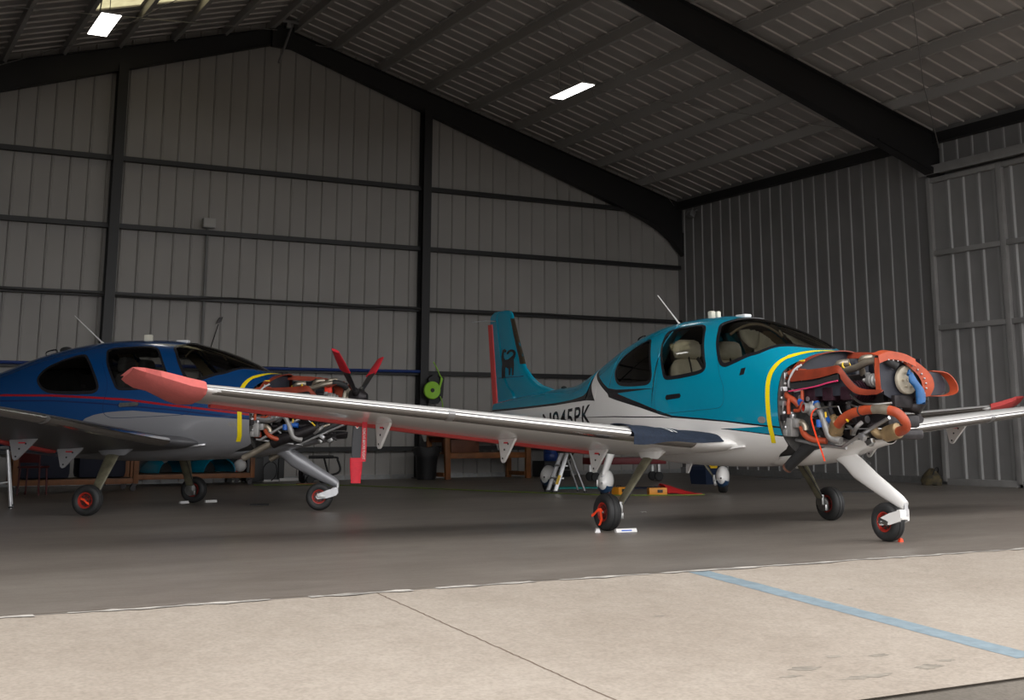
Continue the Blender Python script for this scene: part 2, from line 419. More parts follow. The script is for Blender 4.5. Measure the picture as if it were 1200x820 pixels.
# stain patches
def blot(mb, x, y, rx, ry, n=26):
    pts = [(x + math.cos(2 * PI * k / n) * rx * random.uniform(.55, 1.15), y + math.sin(2 * PI * k / n) * ry * random.uniform(.5, 1.15)) for k in range(n)]
    tri = tessellate_polygon([[Vector((a, b, 0)) for a, b in pts]])
    mb.add([(a, b, apz(b) + .0012) for a, b in pts], [tuple(t) for t in tri])
STAIN = mat('stain_grey', (.30, .265, .22), .9, noise=.5, nscale=9)
sm = MB()
for x, y, rx, ry in STAINS: blot(sm, x, y, rx, ry)
structure(sm.build('pavement_surface', STAIN))

# back wall
bw = MB()
prof = [(XL, 0), (XR, 0), (XR, zroof(XR) + .1), (XC, ZR + .1), (XL, zroof(XL) + .1)]
bw.prism(prof, lambda u, v, h: (u, YB + h, v), 0, .15)
x = XL
k = math.ceil((XL + .28) / .3625)
while True:
    xx = k * .3625 - .28 + .01; k += 1
    if xx > XR - .1: break
    zt = zroof(xx) - .02
    bw.add([(xx - .028, YB, 0), (xx - .014, YB - .03, 0), (xx + .014, YB - .03, 0), (xx + .028, YB, 0), (xx - .028, YB, zt), (xx - .014, YB - .03, zt), (xx + .014, YB - .03, zt), (xx + .028, YB, zt)],
           [(0, 1, 5, 4), (1, 2, 6, 5), (2, 3, 7, 6)])
wall_back = structure(bw.build('wall_back', BACKW))
for xc in (4.96, 11.98):
    cm = MB(); zt = zroof(xc) - .6
    for dy in (-.15, .13): cm.box((xc, YB - .17 + dy, zt / 2), (.2, .016, zt))
    cm.box((xc, YB - .18, zt / 2), (.012, .28, zt))
    cm.box((xc, YB - .19, .012), (.3, .36, .024))
    cm.build('column', DARKST, wall_back)
GZ = (.665, 2.36, 3.82, 5.24, 6.67)
for i, z in enumerate(GZ):
    xe = 99 if i < 4 else XC + (ZR - .8 - z) / SL
    for xa, xb in ((max(XL, XC - (xe - XC)), 4.87), (5.05, 11.89), (12.07, min(XR - .05, xe))):
        g = MB(); L = xb - xa; xm = (xa + xb) / 2
        g.box((xm, YB - .125, z - .045), (L, .16, .008)).box((xm, YB - .2, z), (L, .008, .098)).box((xm, YB - .045, z + .045), (L, .15, .008))
        g.build('girt', DARKST, wall_back)
bb = MB().box(((XL + XR) / 2, YB - .012, .05), (XR - XL, .02, .1)); structure(bb.build('baseboard_back', GALV))

# roof
ce = MB(); SKX = (3.85, 6.1); SKY_ = (22.2, 24.55); TH = .06; ye0, ye1 = YR - .3, YB + .15
def rp(x, y, d=0.0): return (x, y, zroof(x) + d)
def slab(xa, xb, ya, yb):
    ce.add([rp(xa, ya), rp(xb, ya), rp(xb, yb), rp(xa, yb), rp(xa, ya, TH), rp(xb, ya, TH), rp(xb, yb, TH), rp(xa, yb, TH)],
           [(0, 1, 2, 3), (4, 7, 6, 5), (0, 4, 5, 1), (1, 5, 6, 2), (2, 6, 7, 3), (3, 7, 4, 0)])
XRO, XLO = XR + .35, XL - .35
slab(XC, XRO, ye0, ye1)
slab(XLO, SKX[0], ye0, ye1); slab(SKX[1], XC, ye0, ye1); slab(SKX[0], SKX[1], ye0, SKY_[0]); slab(SKX[0], SKX[1], SKY_[1], ye1)
y = ye0 + .2
while y < ye1:
    for xa, xb in ((XC, XRO), (XLO, XC)):
        if xa == XLO and SKY_[0] < y < SKY_[1]:
            segs = ((XLO, SKX[0]), (SKX[1], XC))
        else: segs = ((xa, xb),)
        for a, b in segs:
            ce.add([rp(a, y - .02), rp(b, y - .02), rp(b, y + .02), rp(a, y + .02), rp(a, y - .012, -.03), rp(b, y - .012, -.03), rp(b, y + .012, -.03), rp(a, y + .012, -.03)],
                   [(4, 5, 6, 7), (0, 1, 5, 4), (3, 2, 6, 7)], 1)
    y += .42
ceiling = structure(ce.build('ceiling', [CEILM, CEILR]))
m = bpy.data.materials.new('skylight_panel'); m.use_nodes = True; nt = m.node_tree; nt.nodes.clear()
o_ = nt.nodes.new('ShaderNodeOutputMaterial'); t_ = nt.nodes.new('ShaderNodeBsdfTranslucent'); nz = nt.nodes.new('ShaderNodeTexNoise'); nz.inputs['Scale'].default_value = 9
rr = nt.nodes.new('ShaderNodeValToRGB'); rr.color_ramp.elements[0].color = (.17, .15, .085, 1); rr.color_ramp.elements[1].color = (.36, .33, .2, 1)
nt.links.new(nz.outputs['Fac'], rr.inputs[0]); nt.links.new(rr.outputs[0], t_.inputs[0]); nt.links.new(t_.outputs[0], o_.inputs[0])
sk = MB(); sk.grid([[rp(SKX[0], y, .03), rp(SKX[1], y, .03)] for y in (SKY_[0], SKY_[1])]); sk.build('skylight', m, ceiling)
PX = [11.94 + 1.175 * i for i in range(-2, 6)] + [10.75 - 1.175, 10.75 - 2.2]
PX = sorted(set(round(v, 2) for v in ([8.62, 9.59, 10.76, 11.94, 13.12, 14.32, 15.52, 16.72, 18.0] + [8.08, 7.05, 5.94, 4.82, 3.72, 2.6, 1.4, .2, -1.0])))
for xp in PX:
    p = MB(); L = YB - YR + .3; ym = (YB + YR) / 2 - .1; z = zroof(xp) - .005
    p.box((xp, ym, z - .1), (.012, L, .2)).box((xp + .035, ym, z - .2), (.075, L, .01)).box((xp - .035, ym, z - .004), (.075, L, .01))
    p.build('purlin', PURL, ceiling)
# rafters: back frame and the next one out
def rafter(yc, wid, hk):
    for s in (1, -1):
        xe = XR if s > 0 else XL
        r = MB(); zt = lambda x: zroof(x) - .2; dp = lambda x: .37 + .045 * abs(x - XC)
        xs = np.linspace(XC, xe, 12)
        for g, sg in ((zt, -.02), (lambda x: zt(x) - dp(x), .02)):
            a = [(x, yc - wid / 2, g(x)) for x in xs]; b = [(x, yc + wid / 2, g(x)) for x in xs]
            a2 = [(x, yc - wid / 2, g(x) + sg) for x in xs]; b2 = [(x, yc + wid / 2, g(x) + sg) for x in xs]
            r.grid([a, b]).grid([b, b2]).grid([b2, a2]).grid([a2, a])
        for dy in (-.008, .008):
            r.grid([[(x, yc + dy, zt(x)) for x in xs], [(x, yc + dy, zt(x) - dp(x)) for x in xs]])
        hx = [xe - s * 1.75, xe - s * 1.2, xe - s * .75, xe - s * .38, xe - s * .12, xe]
        hz = [v * hk for v in (0, .06, .18, .45, .82, 1.0)]
        poly = [(x, zt(x) - dp(x) - d) for x, d in zip(hx, hz)] + [(xe, zt(xe) - dp(xe) + .1), (hx[0], zt(hx[0]) - dp(hx[0]) + .05)]
        r.prism(poly, lambda u, v, h: (u, yc + h, v), -wid / 2, wid / 2)
        r.build('rafter', DARKST, ceiling)
rafter(YB - .22, .2, .5)
rafter(RAFY, .24, .06)
rafter(YR + .3, .24, .06)
for s, xe in ((1, XR - .1), (-1, XL + .1)):
    MB().box((xe, (YB + YR) / 2, zroof(xe) - .27), (.16, YB - YR, .2)).build('eave_strut', DARKST, ceiling)
MB().box((XC, YB - .32, ZR - .45), (.5, .12, .5)).build('ridge_plate', DARKST, ceiling)

# right wall with ribs, left wall, front gable
def sidewall(x, sgn, name, yA, yB2, m, mr, ribs=True):
    wv = MB(); wv.box((x + sgn * .08, (yA + yB2) / 2, ZE / 2), (.16, yB2 - yA, ZE))
    if ribs:
        y = RIBY0
        while y > yA:
            if y < yB2 - .05 and y > DOORY1 + .12:
                a = x - sgn * .0
                wv.add([(x, y - .034, .12), (x - sgn * .022, y - .02, .12), (x - sgn * .022, y + .02, .12), (x, y + .034, .12), (x, y - .034, ZE - .35), (x - sgn * .022, y - .02, ZE - .35), (x - sgn * .022, y + .02, ZE - .35), (x, y + .034, ZE - .35)],
                       [(0, 1, 5, 4), (1, 2, 6, 5), (2, 3, 7, 6), (0, 1, 2, 3)], 1)
            elif y <= DOORY1 + .12:
                wv.add([(x, y - .034, 6.35), (x - sgn * .022, y - .02, 6.35), (x - sgn * .022, y + .02, 6.35), (x, y + .034, 6.35), (x, y - .034, ZE - .35), (x - sgn * .022, y - .02, ZE - .35), (x - sgn * .022, y + .02, ZE - .35), (x, y + .034, ZE - .35)],
                       [(0, 1, 5, 4), (1, 2, 6, 5), (2, 3, 7, 6), (0, 1, 2, 3)], 1)
            y -= .39
    return structure(wv.build(name, [m, mr]))
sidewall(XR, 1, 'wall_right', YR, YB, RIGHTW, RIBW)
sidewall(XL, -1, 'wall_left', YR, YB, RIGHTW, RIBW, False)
structure(MB().box((XR - .03, (DOORY1 + YB) / 2, .07), (.06, YB - DOORY1, .14)).build('baseboard_right', GALV))
fw = MB(); HDR = 7.05
fw.prism([(XL - .2, HDR), (XR + .2, HDR), (XR + .2, zroof(XR)), (XC, ZR), (XL - .2, zroof(XL))], lambda u, v, h: (u, YR - .2 + h, v), 0, .15)
structure(fw.build('wall_front', OUTWALL))

# sliding door on the right wall
dr = structure(empty('door_1', (XR - .1, 0, 0)))
xd = 0
pn = MB().box((0, (DOORY1 + YR + .4) / 2, 3.06), (.05, DOORY1 - YR - .4, 6.0))
y = DOORY1 - .5
while y > YR + .6:
    pn.add([(-.025, y - .05, .1), (-.06, y - .025, .1), (-.06, y + .025, .1), (-.025, y + .05, .1), (-.025, y - .05, 6.0), (-.06, y - .025, 6.0), (-.06, y + .025, 6.0), (-.025, y + .05, 6.0)],
           [(0, 1, 5, 4), (1, 2, 6, 5), (2, 3, 7, 6)], 1); y -= .39
pn.build('door_panel', [DOORM, RIBW], dr)
for yv in (DOORY1 - .05, 16.36, 14.5, 12.6):
    MB().box((-.075, yv, 3.06), (.09, .1 if yv > 18 else .13, 6.0), bev=.008).build('stile', DOORR, dr)
ys = [DOORY1 - .1, 16.425, 16.295, 14.565, 14.435, 12.7]
for a, b in ((0, 1), (2, 3), (4, 5)):
    for z in (.06, 3.03, 4.51, 6.0):
        MB().box((-.07, (ys[a] + ys[b]) / 2, z), (.08, ys[a] - ys[b], .1 if z != .06 else .13), bev=.006).build('door_rail', DOORR, dr)
MB().box((-.1, (DOORY1 + YR) / 2 + .05, 6.2), (.2, DOORY1 - YR + .1, .17), bev=.01).box((-.19, (DOORY1 + YR) / 2 + .05, 6.13), (.03, DOORY1 - YR + .1, .06)).build('door_track', DOORR, dr)
# man door in the back wall
md = structure(empty('door_2', (8.2, YB - .06, 0)))
MB().box((0, 0, 1.17), (1.0, .05, 2.3), bev=.004).build('door_leaf', GREYDOOR, md)
for sx in (-.56, .56): MB().box((sx, -.02, 1.2), (.12, .1, 2.4)).build('door_jamb', DARKST, md)
MB().box((0, -.02, 2.38), (1.24, .1, .1)).build('door_head', DARKST, md)
MB().box((0, -.05, .02), (1.0, .1, .04)).build('door_sill', WHITEPL, md)
MB().ball((.4, -.06, 1.0), .035).build('door_handle', STEEL, md)
# ------------------------------------------------------------------ airplane shape (x forward, y to its left, z up, origin between the main wheels)
FUS = np.array([
(-5.60,1.44,1.22,.045,1.33,2.0,2.0),(-5.00,1.50,1.13,.12,1.32,2.0,2.0),(-4.40,1.545,1.04,.19,1.30,2.0,2.0),(-3.80,1.585,.96,.26,1.28,2.0,2.0),
(-2.90,1.66,.86,.37,1.25,2.0,2.0),(-2.30,1.86,.79,.46,1.24,2.0,2.1),(-1.60,2.10,.72,.57,1.24,2.05,2.2),(-.80,2.255,.66,.66,1.25,2.15,2.3),
(-.20,2.285,.64,.69,1.26,2.2,2.4),(.30,2.272,.64,.695,1.26,2.2,2.4),(.60,2.232,.645,.69,1.26,2.2,2.4),(1.00,2.132,.66,.67,1.25,2.2,2.4),
(1.40,1.985,.69,.64,1.24,2.25,2.4),(1.72,1.828,.72,.61,1.24,2.35,2.4),(1.90,1.785,.75,.585,1.24,2.4,2.4),(2.40,1.72,.80,.52,1.24,2.4,2.4),(3.00,1.60,.95,.35,1.24,2.4,2.4)])
def fcol(x, col):
    X = FUS[:, 0]; Yv = FUS[:, col]; x = np.clip(x, X[0], X[-1])
    i = np.clip(np.searchsorted(X, x) - 1, 0, len(X) - 2); d = np.gradient(Yv, X); h = X[i + 1] - X[i]; t = (x - X[i]) / h
    return (2*t**3 - 3*t**2 + 1) * Yv[i] + (t**3 - 2*t**2 + t) * h * d[i] + (-2*t**3 + 3*t**2) * Yv[i + 1] + (t**3 - t**2) * h * d[i + 1]
def F(x, s, off=0.0):
    """surface point(s); s is the angle from the keel (-pi/2) over the right side (0) and the roof (pi/2) to the left side"""
    x = np.asarray(x, float); s = np.asarray(s, float)
    zt, zb, hw, zm, nU, nL = [fcol(x, c) for c in range(1, 7)]
    c, sn = np.cos(s), np.sin(s); up = sn >= 0
    n = np.where(up, nU, nL); H = np.where(up, zt - zm, zm - zb)
    y = -(hw + off) * np.sign(c) * np.abs(c) ** (2 / n); z = zm + (H + off) * np.sign(sn) * np.abs(sn) ** (2 / n)
    return np.stack(np.broadcast_arrays(x, y, z), axis=-1)
def aofz(x, z):
    x = np.asarray(x, float); z = np.asarray(z, float)
    zt, zb, hw, zm, nU, nL = [fcol(x, c) for c in range(1, 7)]
    u = np.clip((z - zm) / (zt - zm), 0, 1) ** (nU / 2); l = np.clip((zm - z) / (zm - zb), 0, 1) ** (nL / 2)
    return np.where(z >= zm, np.arcsin(u), -np.arcsin(l))
def aofy(x, y):
    hw, nU = fcol(x, 3), fcol(x, 5)
    return np.arccos(np.clip(abs(y) / hw, 0, 1) ** (nU / 2))
def side(x, z, off=0.0): return F(x, aofz(x, z), off)

def xfront(s):
    """front edge of the skin, where the cowling has been taken off"""
    c = np.sin(s)
    return np.where(c > .5, 1.67 + .30 * np.clip((c - .5) / .5, 0, 1) ** 1.5, np.interp(-c, [.60, .64, .71, .787, .905, .96, 1.0], [1.67, 1.665, 1.60, 1.463, 1.30, 1.05, 1.0]))

DOORW = [(-.50,2.12),(-.47,2.05),(-.42,1.94),(-.34,1.82),(-.26,1.70),(-.20,1.62),(-.11,1.596),(.15,1.606),(.38,1.628),(.49,1.65),(.528,1.69),(.48,1.78),(.39,1.92),(.29,2.06),(.22,2.13),(.12,2.165),(0,2.172),(-.25,2.165),(-.44,2.15)]
REARW = [(-.85,2.062),(-.74,1.99),(-.61,1.836),(-.51,1.685),(-.485,1.60),(-.56,1.557),(-.75,1.55),(-.92,1.55),(-1.19,1.565),(-1.33,1.61),(-1.43,1.70),(-1.45,1.78),(-1.38,1.878),(-1.23,1.962),(-1.06,2.022)]
# windscreen: right half in (x, angle), mirrored over the roof
_w = [(.447, aofz(.447, 2.157)), (.513, aofz(.513, 2.075)), (.593, aofz(.593, 1.957)), (.69, aofz(.69, 1.82)), (.755, aofz(.755, 1.735)), (.80, aofz(.80, 1.703)), (.86, aofz(.86, 1.69)),
      (.94, aofz(.94, 1.71)), (1.04, aofz(1.04, 1.742)), (1.15, aofz(1.15, 1.78)), (1.27, aofz(1.27, 1.805)), (1.40, aofy(1.40, .40)), (1.54, aofy(1.54, .285)), (1.66, aofy(1.66, .15)), (1.715, PI / 2)]
_top = [(.60, PI / 2), (.575, aofy(.575, .12)), (.52, aofy(.52, .24))]
WS = [(x, float(a)) for x, a in _w]; WS = WS + [(x, PI - a) for x, a in WS[-2::-1]] + [(x, PI - float(a)) for x, a in _top[:0:-1]] + [(x, float(a)) for x, a in _top]
RS = .66
def outline(name, sgn=1):
    if name == 'ws': return crv2([(x, a * RS) for x, a in WS], 4)
    p = DOORW if name == 'door' else REARW
    q = [(x, float(aofz(x, z)) * RS) for x, z in p]
    if sgn < 0: q = [(x, PI * RS - a) for x, a in q][::-1]
    return crv2(q, 4)
def offset(poly, d):
    n = len(poly); out = []
    A = sum(poly[i][0] * poly[(i + 1) % n][1] - poly[(i + 1) % n][0] * poly[i][1] for i in range(n))
    for i in range(n):
        t = poly[(i + 1) % n] - poly[i - 1]; nn = np.array([t[1], -t[0]]); nn = nn / (np.linalg.norm(nn) + 1e-9)
        out.append(poly[i] + nn * d * (1 if A > 0 else -1))
    return np.array(out)
OUTL = {'windscreen': outline('ws'), 'door_window_right': outline('door'), 'door_window_left': outline('door', -1), 'rear_window_right': outline('rear'), 'rear_window_left': outline('rear', -1)}

LIV = {}
def ip(x, pts): p = np.array(pts); return np.interp(x, p[:, 0], p[:, 1])
def teal_bands(x):
    K = ip(x, [(-2.35, 2.6), (-2.3, 2.1), (-2.15, 1.73), (-2.0, 1.65), (-1.75, 1.545), (-1.55, 1.465), (-1.5, 1.42), (-1.334, 1.388), (-.684, 1.282), (-.223, 1.19), (-.03, 1.162), (.48, 1.135), (.88, 1.109), (1.27, 1.074), (1.54, 1.052), (1.7, 1.04)])
    T = ip(x, [(-2.3, 2.6), (-2.25, 2.1), (-2.15, 1.80), (-2.0, 1.70), (-1.75, 1.60), (-1.55, 1.53), (-1.186, 1.44), (-.684, 1.335), (-.22, 1.226), (-.02, 1.185), (.48, 1.153), (.885, 1.124), (1.277, 1.091), (1.55, 1.068), (1.7, 1.056)])
    KT = ip(x, [(-5.6, 1.315), (-4.95, 1.322), (-4.14, 1.337), (-3.26, 1.36), (-2.69, 1.385), (-2.2, 1.40), (-1.92, 1.388)])
    TT = ip(x, [(-5.6, 1.34), (-4.95, 1.35), (-4.146, 1.365), (-3.28, 1.39), (-2.71, 1.42), (-2.35, 1.46), (-2.25, 1.50), (-2.24, 1.9), (-2.2, 2.3)])
    U = ip(x, [(-2.26, 2.6), (-2.25, 1.86), (-2.16, 1.60), (-2.05, 1.49), (-1.92, 1.388)])
    n1 = ip(x, [(-2.97, 1.19), (-1.33, 1.184), (-.79, 1.171), (-.235, 1.163), (0, 1.155)]); n2 = n1 + ip(x, [(-2.97, 0), (-1.33, .011), (-.79, .013), (-.235, .015), (-.0, .0)])
    w1 = ip(x, [(.79, 1.038), (1.0, 1.023), (1.244, 1.001), (1.53, .973), (1.7, .957)]); w2 = ip(x, [(.79, 1.0395), (.93, 1.0415), (1.0, 1.032), (1.25, 1.009), (1.54, .983), (1.7, .968)]); w3 = ip(x, [(.79, 1.04), (1.0, 1.0435), (1.265, 1.053), (1.39, 1.058), (1.7, 1.06)])
    fwd = x > .79; K2, T2 = K, T
    lo = np.where(fwd, w1, np.minimum(n1, K)); l2 = np.where(fwd, w2, np.minimum(n2, K)); l3 = np.where(fwd, np.minimum(w3, K), l2)
    s1 = ip(x, [(-1.55, 1.475), (-1.4, 1.455), (-.45, 1.487), (-.4, 1.488)]); s2 = ip(x, [(-1.55, 1.53), (-1.3, 1.505), (-.45, 1.492), (-.4, 1.488)])
    ins = (x > -1.55) & (x < -.42)
    s1 = np.where(ins, np.maximum(s1, T2), 3); s2 = np.where(ins, np.maximum(s2, T2), 3)
    KT = np.minimum(KT, K2); KT = np.where(x > -1.92, K2, KT); TT = np.where(x > -1.92, K2, np.minimum(TT, np.minimum(U, K2))); U = np.where(x > -1.92, K2, np.minimum(U, K2))
    return [(-3, WHITE), (lo, BLACKP), (l2, TEAL), (l3, WHITE), (KT, BLACKP), (TT, TEAL), (U, WHITE), (K2, BLACKP), (T2, TEAL), (s1, BLACKP), (s2, TEAL)]
def third_bands(x): return [(-3, WHITE), (1.30 + 0 * x, NAVY)]
def blue_bands(x):
    S = ip(x, [(-1.2, .5), (-.8, 1.0), (-.63, 1.204), (-.494, 1.254), (-.308, 1.286), (-.123, 1.30), (.073, 1.307), (.461, 1.276), (1.016, 1.23), (1.512, 1.193), (1.7, 1.18)])
    nl = ip(x, [(-5.6, 1.40), (-2.0, 1.462), (-1.166, 1.457), (-.382, 1.411), (.6, 1.326), (1.499, 1.223), (1.7, 1.20)])
    rt = ip(x, [(-5.6, 1.45), (-3.0, 1.53), (-1.95, 1.543), (-1.18, 1.531), (-.417, 1.49), (-.016, 1.464), (.596, 1.388), (1.068, 1.336), (1.496, 1.284), (1.7, 1.26)])
    return [(-3, SILVER), (S, BLUE), (nl - .02, NAVY), (nl, BLUE), (rt - .028, REDLINE), (rt, BLUE)]

def fuselage_mesh(name, bands):
    xs = np.arange(-5.6, 1.40, .015); xs = np.append(xs, np.linspace(1.40, 1.67, 19))
    nx = len(xs); XS = np.array(xs)
    b = bands(XS)
    zc = [fcol(XS, 2) - .01] + [np.broadcast_to(v[0], XS.shape) for v in b[1:]] + [fcol(XS, 1) + .01]
    zc = np.maximum.accumulate(np.array(zc, float), axis=0)
    ang = [np.full(nx, -PI / 2)] + [aofz(XS, z) for z in zc[1:-1]] + [np.full(nx, PI / 2)]
    counts = [46] + [2 if b[i][1] in (BLACKP, NAVY, REDLINE) else 8 for i in range(1, len(b) - 1)] + [64]
    if bands is teal_bands: counts[8] = 50; counts[5] = 14; counts[6] = 8; counts[10] = 44; counts[2] = 4
    if bands is third_bands: counts = [60, 60]
    if bands is blue_bands: counts = [46, 14, 2, 6, 3, 60]
    rows = []; mi = []; ms = []
    for k in range(len(b)):
        if b[k][1] not in ms: ms.append(b[k][1])
        for j in range(counts[k]):
            t = j / counts[k]; rows.append(ang[k] + (ang[k + 1] - ang[k]) * t); mi.append(ms.index(b[k][1]))
    rows.append(ang[-1]); R = np.array(rows)            # nr x nx, right side
    full = np.concatenate([R, PI - R[-2::-1]], axis=0); mif = mi + mi[::-1]
    X2 = np.broadcast_to(XS, full.shape).copy()
    xf = xfront(np.where(full > PI / 2, PI - full, full))
    m = X2 > .80; X2[m] = .80 + (X2[m] - .80) / (1.67 - .80) * (xf[m] - .80)
    return X2, full, mif, ms
def cut_holes(X2, S2, grow):
    xc = (X2[:-1, :-1] + X2[1:, 1:]) / 2; scn = (S2[:-1, :-1] + S2[1:, 1:]) / 2 * RS
    hole = np.zeros(xc.shape, bool)
    for n, p in OUTL.items(): hole |= inpoly(xc, scn, offset(p, grow))
    return hole
def build_fuselage(bands, root):
    X2, S2, mif, ms = fuselage_mesh('f', bands)
    P = F(X2, S2); hole = cut_holes(X2, S2, .004)
    nr, nx = X2.shape
    area = np.linalg.norm(P[1:, :-1] - P[:-1, :-1], axis=2) + np.linalg.norm(P[1:, 1:] - P[:-1, 1:], axis=2)
    idx = np.arange(nr * nx).reshape(nr, nx)
    ok = (~hole) & (area > 1e-5)
    f = np.stack([idx[:-1, :-1], idx[:-1, 1:], idx[1:, 1:], idx[1:, :-1]], axis=-1)[ok]
    mi = np.repeat(np.array(mif)[:, None], nx - 1, axis=1)[ok]
    me = bpy.data.meshes.new('fuselage'); me.from_pydata(P.reshape(-1, 3).tolist(), [], f.tolist())
    for m in ms: me.materials.append(m)
    me.polygons.foreach_set('material_index', mi.tolist())
    bm = bmesh.new(); bm.from_mesh(me); bmesh.ops.remove_doubles(bm, verts=bm.verts, dist=1e-5); bm.to_mesh(me); bm.free()
    me.shade_smooth(); me.update()
    fu = bpy.data.objects.new('fuselage', me); C.objects.link(fu); fu.parent = root
    # lining: the same shell 35 mm further in, only round the cabin
    lin = MB(); xs = np.arange(-2.0, 1.66, .02); ss = np.arange(-PI / 2, 1.5 * PI + .01, .03)
    XX, SS = np.meshgrid(xs, ss); L = F(XX, SS, -.035)
    hole = cut_holes(XX, SS, .02); idx = np.arange(XX.size).reshape(XX.shape)
    f = np.stack([idx[:-1, :-1], idx[:-1, 1:], idx[1:, 1:], idx[1:, :-1]], axis=-1)[~hole]
    zz = L[:-1, :-1, 2][~hole]; xx = XX[:-1, :-1][~hole]
    me = bpy.data.meshes.new('cabin_lining'); me.from_pydata(L.reshape(-1, 3).tolist(), [], f.tolist())
    me.materials.append(LINING); me.materials.append(TRIMTAN)
    me.polygons.foreach_set('material_index', [int((z < 2.12 and x > -.75 and z > 1.5)) for z, x in zip(zz, xx)])
    me.shade_smooth(); me.update()
    lo = bpy.data.objects.new('cabin_lining', me); C.objects.link(lo); lo.parent = root
    # glass and black surrounds
    for n, p in OUTL.items():
        wn = 'windscreen' if n == 'windscreen' else ('rear_window' if 'rear' in n else 'door_window')
        q = offset(p, .012); x0, y0_ = q.min(axis=0); x1, y1 = q.max(axis=0)
        gx = np.arange(x0, x1 + .012, .012); gy = np.arange(y0_, y1 + .012, .012)
        GX, GY = np.meshgrid(gx, gy); cx = (GX[:-1, :-1] + GX[1:, 1:]) / 2; cy = (GY[:-1, :-1] + GY[1:, 1:]) / 2
        keep = inpoly(cx, cy, q); idx = np.arange(GX.size).reshape(GX.shape)
        f = np.stack([idx[:-1, :-1], idx[:-1, 1:], idx[1:, 1:], idx[1:, :-1]], axis=-1)[keep]
        G = F(GX, GY / RS, -.002)
        me = bpy.data.meshes.new(wn); me.from_pydata(G.reshape(-1, 3).tolist(), [], f.tolist()); me.materials.append(GLASSD if 'rear' in n else GLASSW if n == 'windscreen' else GLASS)
        bm = bmesh.new(); bm.from_mesh(me); bmesh.ops.delete(bm, geom=[v for v in bm.verts if not v.link_faces], context='VERTS'); bm.to_mesh(me); bm.free()
        me.shade_smooth(); me.update(); g = bpy.data.objects.new(wn, me); C.objects.link(g); g.parent = root
        a, b = offset(p, -.013), offset(p, .015); fr = MB(); n_ = len(a)
        if n == 'windscreen': a = offset(p, -.02)
        rows = [[F(px, py / RS, o) for px, py in q2] for q2, o in ((a, -.002), (a, .004), (b, .004), (b, .0))]
        fr.grid(rows, closed=True); fr.build('window_frame', BLACKP, g)
    return fu
def strip(mb, pts, w, off=.003, mi=0, n=5):
    """a band of width w laid on the skin through (x, z) points on the right side"""
    A = [side(x, z) for x, z in pts]
    for sgn in (1,):
        r0 = []; r1 = []
        for i, (x, z) in enumerate(pts):
            t = A[min(i + 1, len(A) - 1)] - A[max(i - 1, 0)]; t = t / np.linalg.norm(t)
            y = A[i]; nrm = np.array([0, -1, 0.0]); sd = np.cross(t, nrm); sd /= np.linalg.norm(sd) + 1e-9
            xa, za = y[0] + sd[0] * w / 2, y[2] + sd[2] * w / 2; xb, zb_ = y[0] - sd[0] * w / 2, y[2] - sd[2] * w / 2
            r0.append(side(xa, za, off)); r1.append(side(xb, zb_, off))
        mb.grid([r0, r1], mi)
    return mb

# ---- wing
def wle(y): y = abs(y); return float(np.interp(y, [.56, .64, .72, .80, .90, 1.0, 3.63, 5.9, 6.1, 6.28, 6.38], [.97, .93, .86, .785, .72, .685, .60, .45, .38, .24, -.05]))
def wte(y): y = abs(y); return float(np.interp(y, [.60, 5.9, 6.1, 6.28, 6.38], [-.80, -.50, -.46, -.40, -.2]))
def wz(y): y = abs(y); return float(np.interp(y, [.60, .8, 3.63, 5.9, 6.1, 6.38], [.885, .905, 1.172, 1.378, 1.42, 1.50]))
def wzt(y): y = abs(y); return float(np.interp(y, [.60, 1.36, 3.1, 3.88, 5.48, 5.9, 6.38], [.73, .80, .985, 1.075, 1.255, 1.30, 1.45]))
def wtc(y): y = abs(y); return float(np.interp(y, [.56, .7, 1.0, 5.9, 6.1, 6.2, 6.24], [.10, .125, .15, .125, .11, .07, .03]))
def th4(u): return 5 * (.2969 * np.sqrt(u) - .126 * u - .3516 * u**2 + .2843 * u**3 - .1036 * u**4)
def wpt(y, u, up, off=0.0):
    xl, xt, zl, zt = wle(y), wte(y), wz(y), wzt(y); c = xl - xt
    t = th4(u) * wtc(y) * c + off
    cam_ = .02 * c * 4 * u * (1 - u)
    ang = math.atan2(zl - zt, c)
    x = xl - u * c; z = zl + (zt - zl) * u + cam_
    k = 1 if up else -.85
    return (x + k * t * math.sin(-ang) * -1 * .0 + (off if u == 0 else 0), y, z + k * t)
US = (1 - np.cos(np.linspace(0, PI, 25))) / 2
def wloop(y, off=0.0):
    up = [wpt(y, u, True, off) for u in US]; lo = [wpt(y, u, False, off) for u in US[1:-1]]
    return up + lo[::-1]
